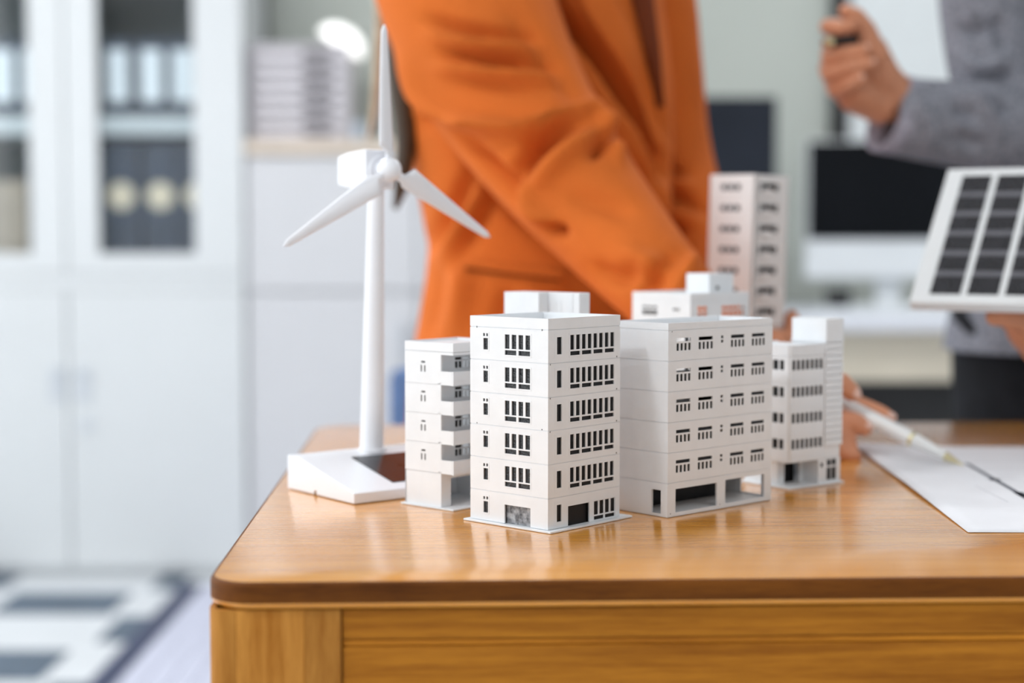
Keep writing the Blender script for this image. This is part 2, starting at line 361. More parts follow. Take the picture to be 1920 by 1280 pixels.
# ---- tall glass-door cabinet
def cabinet():
    x0, xm, x1 = cx(-207), cx(125), cx(458); y0, y1 = 4.45, 4.86; H = 1.86
    t = thing('glass_door_cabinet', 'tall white steel cabinet with glazed upper doors and binders inside', 'cabinet', (xm, y0, 0))
    def bx(mb, a, b, c, d, e, f): return mb.box(a - xm, b - xm, c - y0, d - y0, e, f)
    c = MB()
    bx(c, x0, x0 + .02, y0 + .022, y1, .0, H); bx(c, x1 - .02, x1, y0 + .022, y1, 0, H); bx(c, x0, x1, y0 + .022, y1, H - .02, H)
    bx(c, x0, x1, y0 + .022, y1, 0, .03); bx(c, x0, x1, y0 + .022, y1, .82, .845); bx(c, x0, x1, y0 + .003, y0 + .0215, .808, .853)
    c.build('carcass', 'cab', t, bevel=.002)
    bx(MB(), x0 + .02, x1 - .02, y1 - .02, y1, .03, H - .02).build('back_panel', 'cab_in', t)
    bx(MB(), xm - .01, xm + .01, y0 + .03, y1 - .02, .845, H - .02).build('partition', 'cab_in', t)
    for zt in (1.291, 1.74):
        bx(MB(), x0 + .02, x1 - .02, y0 + .03, y1 - .02, zt - .05, zt).build('shelf', 'cab', t, bevel=.002)
    for s, (a, b, g0, g1) in enumerate(((x0, xm - .002, cx(-118), cx(60)), (xm + .002, x1, cx(187), cx(367)))):
        d = MB().panel(lambda u, v, z: (u - xm, v, z), a, b, .855, H - .004, 0, .02, [(g0, g1, .91, H - .09)]).build('upper_door', 'cab', t, bevel=.002)
        bx(MB(), g0 - .004, g1 + .004, y0 + .009, y0 + .013, .906, H - .086).build('pane', 'glass', d)
        l = bx(MB(), a, b, y0, y0 + .02, .028, .806).build('lower_door', 'cab', t, bevel=.003)
        hx = cx(104) if s == 0 else cx(153)
        h = MB(); bx(h, hx - .02, hx + .02, y0 - .004, y0 - .0005, cz(752), cz(690)); bx(h, hx - .013, hx + .013, y0 - .014, y0 - .004, cz(700), cz(694))
        h.build('handle', 'handle', l, bevel=.001)
    MB().cyl((cx(158) - xm, -.006, cz(797)), (cx(158) - xm, -.0005, cz(797)), .018).build('lock', 'handle', t)
cabinet()
def binder(px, zb, w, h, style, label):
    x = cx(px) * 4.50 / 4.45; t = thing('binder', label, 'binder', (x, 4.495, zb), 0, 'binders in the glass cabinet')
    MB().box(-w / 2, w / 2, 0, .24, 0.0005, h).build('cover', 'binder', t, bevel=.004)
    if style == 'label': MB().box(-w * .36, w * .36, -.002, .001, h * .19, h * .86).build('spine_label', 'binder_label', t)
    else: MB().cyl((0, -.003, h * .60), (0, .001, h * .60), .037, n=24).build('round_label', 'cream', t)
for px, lb in ((228, 'navy binder with white spine label, leftmost behind the right glass door'), (290, 'navy binder with white spine label, middle of the right door trio'), (348, 'navy binder with white spine label, nearest the right door stile'),
               (14, 'navy binder with white spine label at the left picture edge'), (70, 'navy binder with white spine label half behind the left door stile')):
    binder(px, 1.2915, .082, .215, 'label', lb)
for px, lb in ((231, 'dark binder with round cream label, left one on the lower shelf'), (304, 'dark binder with round cream label, right one on the lower shelf'), (374, 'dark binder with round cream label half behind the cabinet stile')):
    binder(px, .8455, .10, .375, 'round', lb)
b = MB().box(-.05, .05, 0, .22, 0, .27); o = b.build('carton', 'beige_box', None, bevel=.003); o.location = (cx(2), 4.54, .8455)
tag(o, 'beige upright carton behind the left glass door', 'box')
o = MB().box(-.045, .045, 0, .2, 0, .25).build('dark_file', 'binder', None, bevel=.003); o.location = (cx(-90), 4.56, .8455); tag(o, 'dark file box left of the beige carton', 'file box')

# ---- low cupboard with beige top
def cupboard():
    x0, x1 = cx(461), cx(461) + .95; y0, y1 = 4.46, 4.86; H = 1.185
    t = thing('low_cupboard', 'pale grey steel cupboard with beige top behind the wind turbine', 'cupboard', (x0, y0, 0))
    w = x1 - x0
    MB().box(0, w, .022, y1 - y0, 0, H).build('carcass', 'cab2', t, bevel=.003)
    MB().box(0, w, -.015, y1 - y0, H, H + .036).build('worktop', 'beige_top', t, bevel=.003)
    for k in range(2):
        a, b_ = k * w / 2 + .002, (k + 1) * w / 2 - .002
        MB().box(a, b_, 0, .02, .03, .80).build('lower_door', 'cab2', t, bevel=.003)
        MB().box(a, b_, 0, .02, .806, H - .004).build('upper_door', 'cab2', t, bevel=.003)
        hx = w / 2 + (-.04 if k == 0 else .04)
        MB().box(hx - .006, hx + .006, -.02, -.0005, .6, .72).build('handle', 'handle', t, bevel=.002)
    zt = H + .0365
    d = thing('drawer_tower', 'light grey desktop unit of shallow drawers on the beige top', 'drawer unit', (cx(466), 4.50, zt))
    W = cx(650) - cx(466); hh = cz(82) - zt
    MB().panel(lambda u, v, z: (u, v, z), 0, W, 0, hh, 0, .28, [(.008, W - .008, .008, hh - .008)]).box(0, W, .275, .28, 0, hh).build('case', 'drawer', d)
    for k in range(7):
        a = .008 + k * (hh - .016) / 7; dr = MB().box(.010, W - .010, .003, .27, a + .002, a + (hh - .016) / 7 - .003).build('drawer', 'drawer', d, bevel=.002)
        MB().box(W * .55, W * .84, -.004, .0028, a + .011, a + .025).build('pull', 'drawer_dark', dr, bevel=.001)
    o = MB().cyl((0, 0, 0), (0, 0, .05), .015, .017, 16).cyl((0, 0, .05), (0, 0, .055), .017, .013, 16).build('small_cup', 'blue_item', None); o.location = (cx(670), 4.52, zt); tag(o, 'small pale blue cup beside the drawer unit', 'cup')
    # lamp
    l = thing('desk_lamp', 'desk lamp with glowing white domed head above the drawer unit', 'lamp', (cx(690), 4.72, zt))
    MB().cyl((0, 0, 0), (0, 0, .018), .07, .065, 28).build('base', 'lamp_arm', l)
    V, Fc = sweep([(0, 0, .015), (.02, .01, .15), (.03, .0, .30), (-.02, -.06, .345)], [.007] * 4, 30, 10); mesh_obj('arm', V, Fc, 'lamp_arm', l)
    r = Matrix.Rotation(math.radians(33), 3, 'Y')
    hc = P(638, 84, 4.62) - l.location
    MB().sphere(hc, .072, 28, 12, (1, .9, .74), r, vmin=0, vmax=.5).sphere(hc, .072, 28, 4, (1, .9, .10), r, vmin=.5, vmax=1).build('shade', 'lamp', l, smooth=True)
cupboard()

# ---- desk, monitors, whiteboard
desk = thing('office_desk', 'white office desk with beige front panel in the far background', 'desk', (.25, 3.9, 0))
MB().box(0, 1.7, 0, .85, .725, .757).build('desktop', 'desk', desk, bevel=.003)
MB().box(.02, 1.68, .03, .05, .60, .724).build('front_panel', 'desk_panel', desk, bevel=.002)
for x in (.02, 1.64): MB().box(x, x + .04, .06, .80, 0, .724).build('side_frame', 'black', desk, bevel=.002)
MB().box(.07, 1.63, .06, .09, .02, .70).build('under_desk_panel', 'black', desk)  # plain black panel filling the space below the desktop
def monitor(name, label, px0, px1, py0, py1, Y, m, chin):
    a = P(px0, py0, Y); b = P(px1, py1, Y); w = b.x - a.x; h = a.z - b.z; zb = b.z
    t = thing(name, label, 'monitor', ((a.x + b.x) / 2, Y, .7575))
    z0 = zb - .7575
    MB().box(-w / 2, w / 2, 0, .03, z0 - chin, z0 + h).build('housing', 'alu' if chin > .03 else 'black', t, bevel=.004)
    MB().box(-w / 2 + .004, w / 2 - .004, -.003, .0, z0 + .002, z0 + h - .004).build('screen', m, t)
    MB().box(-.035, .035, .032, .05, .010, max(z0 + .1, .12)).build('stand_neck', 'alu' if chin > .03 else 'black', t)
    MB().box(-.12, .12, -.06, .14, 0, .010).build('stand_foot', 'alu' if chin > .03 else 'black', t, bevel=.003)
monitor('monitor', 'dark blue-black monitor behind the orange jacket', 1090, 1455, 181, 432, 4.35, 'screen_blue', .01)
monitor('computer_monitor', 'black monitor with white chin below the raised hand', 1514, 1835, 262, 450, 4.40, 'screen', .105)
o = MB().cyl((0, 0, 0), (0, 0, .06), .03, .034, 20).cyl((0, 0, .06), (0, 0, .064), .036, .036, 20).build('black_cup', 'black', None); o.location = (*P(1572, 540, 4.15).xy, .7575); tag(o, 'small black cup on the far white desk', 'cup')
o = MB().box(-.18, .18, -.06, .06, 0, .012).box(-.17, .17, -.05, .05, .012, .017).build('keyboard', 'alu', None, bevel=.002); o.location = (*P(1660, 575, 4.1).xy, .7575); tag(o, 'white keyboard under the black monitor', 'keyboard')
wb = thing('whiteboard', 'pale whiteboard in a black frame on the green-grey wall', 'whiteboard', (P(1700, 100, 4.85).x, 4.85, 1.05))
a = P(1562, 100, 4.85).x - wb.location.x; bb = a + 1.1
MB().panel(lambda u, v, z: (u, v, z), a, bb, 0, 1.2, .0, .045, [(a + .05, bb - .05, .05, 1.15)]).build('frame', 'black', wb, bevel=.003)
MB().box(a + .048, bb - .048, .012, .04, .048, 1.152).build('writing_surface', 'board', wb)

# ================================================================== THE TABLE
fl = G(389, 1085); bl = G(581, 819)
ang = math.atan2(-(bl.x - fl.x), bl.y - fl.y)          # the table is turned slightly
tab = thing('wooden_table', 'varnished light brown wooden table with rounded corners carrying the model buildings', 'table', (fl.x, fl.y - .0125, 0), ang)
DEP = .798; WID = .98; TH = .0163
def arc(cx_, cy_, r, a0, a1, n=8): return [(cx_ + r * math.cos(math.radians(a0 + (a1 - a0) * k / n)), cy_ + r * math.sin(math.radians(a0 + (a1 - a0) * k / n))) for k in range(n + 1)]
def board(y0, y1, first=False, last=False):
    rc = .028; pts = []
    pts += arc(rc, y0 + rc, rc, 180, 270) if first else [(0, y0)]
    pts += [(WID, y0), (WID, y1)]
    pts += arc(rc * 1.4, y1 - rc * 1.4, rc * 1.4, 90, 180) if last else [(0, y1)]
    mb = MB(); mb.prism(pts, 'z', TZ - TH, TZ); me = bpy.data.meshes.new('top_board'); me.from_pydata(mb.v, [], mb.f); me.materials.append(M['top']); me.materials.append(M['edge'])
    bm = bmesh.new(); bm.from_mesh(me); bmesh.ops.recalc_face_normals(bm, faces=bm.faces)
    def seam(e):
        ys = [v.co.y for v in e.verts]; return all(abs(y - y0) < 1e-6 for y in ys) and not first or all(abs(y - y1) < 1e-6 for y in ys) and not last
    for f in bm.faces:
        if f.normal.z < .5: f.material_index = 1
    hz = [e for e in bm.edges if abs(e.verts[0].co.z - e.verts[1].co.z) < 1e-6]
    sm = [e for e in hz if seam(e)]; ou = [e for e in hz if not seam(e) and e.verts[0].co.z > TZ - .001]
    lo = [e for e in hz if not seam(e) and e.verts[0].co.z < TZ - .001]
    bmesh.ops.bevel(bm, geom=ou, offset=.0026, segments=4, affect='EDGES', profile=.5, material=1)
    lo = [e for e in bm.edges if e.is_valid and all(v.co.z < TZ - TH + 1e-6 for v in e.verts) and not seam(e) and len(e.link_faces) == 2 and e.calc_face_angle(0) > 1]
    bmesh.ops.bevel(bm, geom=lo, offset=.004, segments=3, affect='EDGES', profile=.5)
    for v in bm.verts:                    # hairline joint to the next board
        if not first and abs(v.co.y - y0) < 1e-6: v.co.y += .00012
        if not last and abs(v.co.y - y1) < 1e-6: v.co.y -= .00012
    bm.to_mesh(me); bm.free(); smooth_by_angle(me, .5); return link('top_board', me, tab)
cuts = [0, G(640, 992).y - fl.y + .0105, G(640, 961).y - fl.y + .0105, .37, .51, .65, DEP]
for k in range(len(cuts) - 1): board(cuts[k], cuts[k + 1], k == 0, k == len(cuts) - 2)
# laminated leg under the near corner, its lamellae glued side by side
def leg(x0, y0, widths):
    lg = MB().box(x0 + .004, x0 + sum(widths) - .004, y0 + .006, y0 + .074, 0.0, TZ - TH - .0005).build('leg', 'leg', tab)
    x = x0
    for k, w in enumerate(widths):
        yo = 0
        if k == 0:
            mb = MB(); mb.prism([(x + w, y0), (x + w, y0 + .08), (x, y0 + .08)] + arc(x + .010, y0 + .010, .010, 180, 270, 5), 'z', 0, TZ - TH - .0005)
            o = mb.build('lamella', 'leg', lg, smooth=True)
        else:
            o = MB().box(x, x + w, y0, y0 + .08, 0, TZ - TH - .0005).build('lamella', 'leg', lg, bevel=.0003, seg=1)
        x += w
leg(.0015, .003, (.0165, .0265, .0135, .0215))
leg(WID - .08, .003, (.02, .03, .03)); leg(.0015, DEP - .085, (.03, .048)); leg(WID - .08, DEP - .085, (.03, .048))
z = TZ - TH - .0005
for h, d in ((.0185, 0.0), (.0042, .0006), (.030, .0), (.034, .0004), (.03, 0)):
    MB().box(.0800, WID - .082, .0045 + d, .030, z - h + .0003, z).build('apron_board', 'apron', tab, bevel=.0007, seg=2)
    z -= h
MB().box(.012, .032, .084, DEP - .09, TZ - TH - .10, TZ - TH - .0005).build('side_apron', 'apron', tab, bevel=.001)
MB().box(.082, WID - .084, DEP - .03, DEP - .012, TZ - TH - .10, TZ - TH - .0005).build('back_apron', 'apron', tab, bevel=.001)

# ================================================================== MODEL BUILDINGS
mm = .001
def R_(lu, lv): return lambda s, d, z: (s, d, z)                 # right-hand facade (local y = 0)
def L_(lu, lv): return lambda s, d, z: (d, s, z)                 # left-hand facade (local x = 0)
def BR(lu, lv): return lambda s, d, z: (lu - d, s, z)            # far right facade
def BL(lu, lv): return lambda s, d, z: (s, lv - d, z)            # far left facade
def bounds(hs): return (min(h[0] for h in hs), max(h[1] for h in hs), min(h[2] for h in hs), max(h[3] for h in hs))
def window(mp, panes, parent, trim=.0011, proud=.00018, backing='pane', label=None, skip=()):
    b = bounds(panes)
    MB().panel(mp, b[0] - trim, b[1] + trim, b[2] - trim, b[3] + trim, -proud, .0007, panes).build('window', 'plastic', parent)
    if backing and not skip:
        mb = MB(); mb.panel(mp, b[0] - .0004, b[1] + .0004, b[2] - .0004, b[3] + .0004, .0009, .0011); mb.build('pane', backing, parent)  # dark sheet in place of a shaded interior
    elif backing:
        for p in panes:
            if p in skip: continue
            MB().panel(mp, p[0] - .0002, p[1] + .0002, p[2] - .0002, p[3] + .0002, .0009, .0011).build('pane', backing, parent)
def grid(s0, s1, z0, z1, ncol, zbar0, zbar1, nlow, mull):
    """tall upper panes over a row of wide lower panes"""
    out = []; w = (s1 - s0 - mull * (ncol - 1)) / ncol
    for k in range(ncol): out.append((s0 + k * (w + mull), s0 + k * (w + mull) + w, zbar1, z1))
    w = (s1 - s0 - mull * (nlow - 1)) / nlow
    for k in range(nlow): out.append((s0 + k * (w + mull), s0 + k * (w + mull) + w, z0, zbar0))
    return out
def shell(name, lu, lv, z0, z1, t, holesR, holesL, parent, holesBR=(), holesBL=(), m='plastic', gap=.00026):
    """one storey: four walls with their openings; hairline joint above and below"""
    a, b = z0 + gap, z1 - gap; mb = MB()
    mb.panel(R_(lu, lv), 0, lu, a, b, 0, t, holesR)
    mb.panel(L_(lu, lv), t, lv, a, b, 0, t, holesL)
    mb.panel(BR(lu, lv), t, lv, a, b, 0, t, holesBR)
    mb.panel(BL(lu, lv), t, lu - t, a, b, 0, t, holesBL)
    return mb.build(name, m, parent, merge=1e-7)
def slab(name, lu, lv, z, parent, ins=.00045, th=.0006, m='plastic'):
    return MB().box(ins, lu - ins, ins, lv - ins, z - th, z + th).build(name, m, parent)
def hull(h, e=.0003):
    b = bounds(h); return (b[0] - e, b[1] + e, b[2] - e, b[3] + e)

# ---- A : six-storey office block at the front
def building_a():
    lu, lv = .0783, .0731; mpR, mpL = R_(lu, lv), L_(lu, lv)
    t = thing('model_office_block', 'white six-storey scale model office block at the very front of the table', 'model building', (.0245, 1.0809, TZ), math.radians(47.75))
    MB().box(-.0032, lu + .0085, -.0052, lv + .004, .0002, .0016).build('base_plate', 'plastic', t, bevel=.0003)
    zs = [.0016, .0232, .0466, .0697, .0925, .1156, .1385]
    for k in range(6):
        z1 = zs[k + 1]; base = z1 - .0466
        smallL = [(.0587, .0604, base + .0402, base + .0423), (.0558, .0575, base + .0402, base + .0423), (.0558, .0602, base + .0308, base + .0389)]
        narR = [(.0091, .0141, base + .0296, base + .0414)]
        if k == 0:
            smallL = [(a, b_, c - .0232 + .0232 if False else c, d) for a, b_, c, d in smallL]
            shopL = [(.0160, .0402, .0017, .0151)]; doorR = [(.0212, .0445, .0017, .0157)]
            bigR = grid(.0497, .0728, .0024, .0156, 4, .0050, .0060, 2, .0017)
            hl = [hull(smallL), shopL[0]]; hr = [hull(narR), doorR[0], hull(bigR)]
        else:
            bigL = grid(.0163, .0397, base + .0280, base + .0422, 4, base + .0313, base + .0323, 2, .0020)
            bigR = grid(.0231, .0713, base + .0282, base + .0423, 8, base + .0310, base + .0321, 4, .0020)
            hl = [hull(smallL), hull(bigL)]; hr = [hull(narR), hull(bigR)]
        st = shell('storey', lu, lv, zs[k], z1, .0012, hr, hl, t)
        window(mpL, smallL, st); window(mpR, narR, st, trim=.0022, backing='dark_inside')
        if k == 0:
            MB().panel(mpL, .0155, .0407, .0017, .0156, .0024, .0027).build('shop_window', 'shop_pane', st)
            MB().panel(mpR, .0207, .0450, .0017, .0162, .0020, .0023).build('entrance_glazing', 'dark_inside', st)
            MB().panel(mpR, .0440, .0740, .0017, .0168, -.0002, .0, [(.0491, .0734, .0019, .0162)]).build('shop_frame', 'plastic', st)
            window(mpR, bigR, st, trim=.0004, proud=-.0002, backing='dark_inside')
        else:
            window(mpL, bigL, st, trim=.0010); window(mpR, bigR, st, trim=.0012, backing='dark_inside')
        slab('floor_slab', lu, lv, z1, t)
    # little locating notches moulded beside the joints
    nb = MB()
    for zz, ss in ((.1156, (.0745,)), (.0925, (.0745,)), (.0697, (.0745,)), (.0466, (.0745,))):
        for s in ss: nb.panel(mpR, s - .0005, s + .0005, zz + .0005, zz + .0015, -.00006, .0)
    for zz, s in ((.1156, .0022), (.0925, .0022), (.0697, .002)): nb.panel(mpR, s - .0003, s + .0003, zz - .0012, zz - .0002, -.00006, .0)
    for zz, s in ((.0697, .0055), (.0697, .0665)): nb.panel(mpL, s - .0004, s + .0004, zz + .0003, zz + .0011, -.00006, .0)
    for zz, s in ((.1385, .0665), (.1385, .0055)): nb.panel(mpL, s - .0003, s + .0003, zz - .0008, zz + .0005, -.00006, .0)
    nb.build('joint_notch', 'notch', t)
    shell('parapet', lu, lv, .1385, .1464, .0018, (), (), t)
    MB().box(.002, lu - .002, .002, lv - .002, .1388, .1400).build('roof_deck', 'plastic', t)
    # stair house on the roof, an L in plan
    def roof_at(px, py, z): 
        w = G(px, py, TZ + z) - Vector((.0245, 1.0809, TZ)); a = math.radians(47.75); return (w.x * math.cos(a) + w.y * math.sin(a), -w.x * math.sin(a) + w.y * math.cos(a))
    q = roof_at(1010, 548.5, .1585); u0, p = q
    c2 = roof_at(975, 545.5, .1585); c3 = roof_at(1097, 547.0, .1585)
    wv = max(.010, c2[1] - p); ub = u0 + .0115; r_ = p - .0315; uc = ub + .0125
    sh = MB(); sh.prism([(u0, p), (u0, p + wv), (uc, p + wv), (uc, r_), (ub, r_), (ub, p)], 'z', .1401, .1585)
    s = sh.build('stair_house', 'plastic', t, bevel=.0003)
    dz = .1401
    dm = MB(); dm.panel(lambda a, d, z: (ub - .0001 + d, a, z), p - .0135, p - .0078, dz + .001, dz + .0118, -.00025, 0, [(p - .0131, p - .0082, dz + .001, dz + .0114)]); dm.build('roof_door', 'plastic', s)
    for k in range(7): MB().panel(lambda a, d, z: (ub - .0001 + d, a, z), p - .0225, p - .0200, dz + .0016 + k * .0024, dz + .0019 + k * .0024, -.0004, 0).build('ladder_rung', 'plastic', s)
    MB().panel(lambda a, d, z: (ub - .0001 + d, a, z), p - .0250, p - .0244, dz + .001, dz + .018, -.0004, 0).build('drain_pipe', 'plastic', s)
    MB().cyl((u0 + .0052, p - .0002, dz + .0085), (u0 + .0052, p + .0001, dz + .0085), .0016, n=14).build('vent_cap', 'plastic', s)
building_a()

# ---- C : five rows of windows over a garage
def building_c():
    lu, lv = .1182, .0540; mpR, mpL, mpBL, mpBR = R_(lu, lv), L_(lu, lv), BL(lu, lv), BR(lu, lv)
    t = thing('model_garage_block', 'wide white scale model block with two open garage bays at street level', 'model building', (.1114, 1.1382, TZ), math.radians(42.39))
    zs = [.0004, .0250, .0468, .0687, .0908, .1128, .1349]
    g = [(.0088, .0546, .0032, .0202), (.0641, .1099, .0036, .0212)]
    st = shell('storey', lu, lv, zs[0], zs[1], .0016, g, [(.0063, .0153, .0026, .0195)], t, holesBR=[(.0085, .0290, .0036, .0212)])
    MB().box(.0005, lu - .0005, .0005, lv - .0005, .0002, .0026).build('garage_floor', 'plastic', t)
    MB().box(.0016, .095, .0330, .0345, .0026, .0245).build('garage_dark_sheet', 'dark_inside', st)  # near-black sheet stands for the shade deep in the garage
    slab('floor_slab', lu, lv, zs[1], t)
    for k in range(1, 6):
        z1 = zs[k + 1]; o = z1 - .1349
        wins = []
        for s0, s1 in ((.0090, .0243), (.0330, .0488), (.0693, .0848), (.0936, .1089)):
            pn = [(s0, s1, o + .1266, o + .1291)]; w = .0026; pt = (s1 - s0 - w) / 3
            for c in range(4): pn.append((s0 + c * pt, s0 + c * pt + w, o + .1200, o + .1253))
            wins.append(pn)
        vents = [(.0579, .0607, o + .1270, o + .1291), (.0579, .0607, o + .1238, o + .1259)]
        hr = [hull(w, .0001) for w in wins] + vents
        hb = [(.0540, .0780, o + .1215, o + .1310), (.082, .092, o + .1215, o + .1300)] if k >= 3 else []
        st = shell('storey', lu, lv, zs[k], z1, .0012, hr, [], t, holesBL=hb)
        for i, w in enumerate(wins):
            window(mpR, w, st, trim=.0001, proud=-.00004, backing='dark_inside', skip=(w[0],) if (k >= 3 and i < 2) else ())
        MB().panel(mpR, .0574, .0612, o + .1232, o + .1296, .0010, .0012).build('vent_backing', 'dark_inside', st)
        if k >= 3: MB().box(.0016, .036, .030, .0308, zs[k] + .001, z1 - .0008).box(.0655, lu - .002, .030, .0308, zs[k] + .001, z1 - .0008).build('inner_dark_sheet', 'dark_inside', st)  # near-black sheets darken the white interior seen through the windows
        slab('floor_slab', lu, lv, z1, t)
    shell('parapet', lu, lv, .1349, .1403, .0022, (), (), t, m='plastic')
    MB().box(.0024, lu - .0024, .0024, lv - .0024, .1352, .1362).build('roof_deck', 'plastic', t)
    nb = MB()
    for s, zz in ((.004, .134), (.0035, .0028), (.058, .0342 - .0305)): nb.panel(mpR, s - .0003, s + .0003, zz - .0004, zz + .0004, -.00005, 0)
    nb.build('joint_notch', 'notch', t)
building_c()

# ---- B : corner-balcony apartment block
def building_b():
    lu, lv = .058, .0495; mpL = L_(lu, lv); y0 = .0124
    t = thing('model_balcony_block', 'white scale model apartment block with stacked corner balconies beside the turbine', 'model building', (-.0431, 1.1686, TZ), math.radians(49.32))
    MB().box(-.0025, lu + .002, -.0022, lv + .003, .0002, .0014).build('base_plate', 'plastic', t, bevel=.0003)
    zb = [.0266, .0486, .0705, .0925, .1148]
    mpI = lambda s, d, z: (s, y0 + d, z)
    # ground floor
    mb = MB(); mb.panel(mpL, y0, lv, .0015, .0265, 0, .0014); mb.panel(mpI, .0014, lu, .0015, .0265, 0, .0014, [(.0105, .048, .0015, .0222)])
    mb.panel(BR(lu, lv), y0, lv, .0015, .0265, 0, .0014); mb.panel(BL(lu, lv), 0, lu, .0015, .0265, 0, .0014); mb.build('ground_storey', 'plastic', t)
    for k in range(4):
        a, b_ = zb[k], zb[k + 1]; o = b_ - .1148
        wl = [(.0285, .0325, o + .1081, o + .1094), (.0317, .0331, o + .1015, o + .1063), (.0282, .0296, o + .1015, o + .1063)]
        wr1 = [(.0185, .0260, o + .1098, o + .1118), (.0185, .0218, o + .1038, o + .1088), (.0227, .0260, o + .1038, o + .1088)]
        wr2 = [(.0272, .0350, o + .1098, o + .1118), (.0272, .0305, o + .1038, o + .1088), (.0316, .0350, o + .1038, o + .1088)]
        m_ = MB(); m_.panel(mpL, y0, lv, a + .0002, b_, 0, .0020, [hull(wl, .0001)])
        m_.panel(mpI, .0020, lu, a + .0002, b_, .0030, .0044, [hull(wr1), hull(wr2)])
        m_.panel(BR(lu, lv), 0, lv, a + .0002, b_, 0, .0014); m_.panel(BL(lu, lv), .002, lu, a + .0002, b_, 0, .0014, [(.030, .055, o + .100, o + .1125)])
        st = m_.build('storey', 'plastic', t)
        window(mpL, wl, st, trim=.0001, proud=-.00005, backing='dark_inside')
        mpJ = lambda s, d, z: (s, y0 + .0030 + d, z)
        window(mpJ, wr1, st, trim=.0004, backing='dark_inside'); window(mpJ, wr2, st, trim=.0004, backing=None)
        bal = MB(); top = a + .0101
        bal.box(0, lu, 0, y0 + .003, a, a + .0014)
        bal.box(0, .0014, .0014, y0 + .0002, a + .0014, top); bal.box(0.0004, lu, 0, .0014, a + .0014, top)
        bc = bal.build('balcony', 'plastic', t, merge=1e-7)
        MB().box(-.0002, .0018, -.0003, .0010, a - .0002, top + .0002).build('corner_post', 'plastic', bc)
        MB().box(.0016, lu, -.0002, .0001, a + .0030, a + .0033).build('parapet_line', 'plastic', bc)
    MB().box(0, lu, 0, lv, .1148, .1168).build('roof_slab', 'plastic', t)
    shell('parapet', lu, lv, .1168, .1240, .0016, (), (), t)
    MB().box(.0016, lu - .0016, .0016, lv - .0016, .1212, .1222).build('roof_deck', 'plastic', t)
building_b()

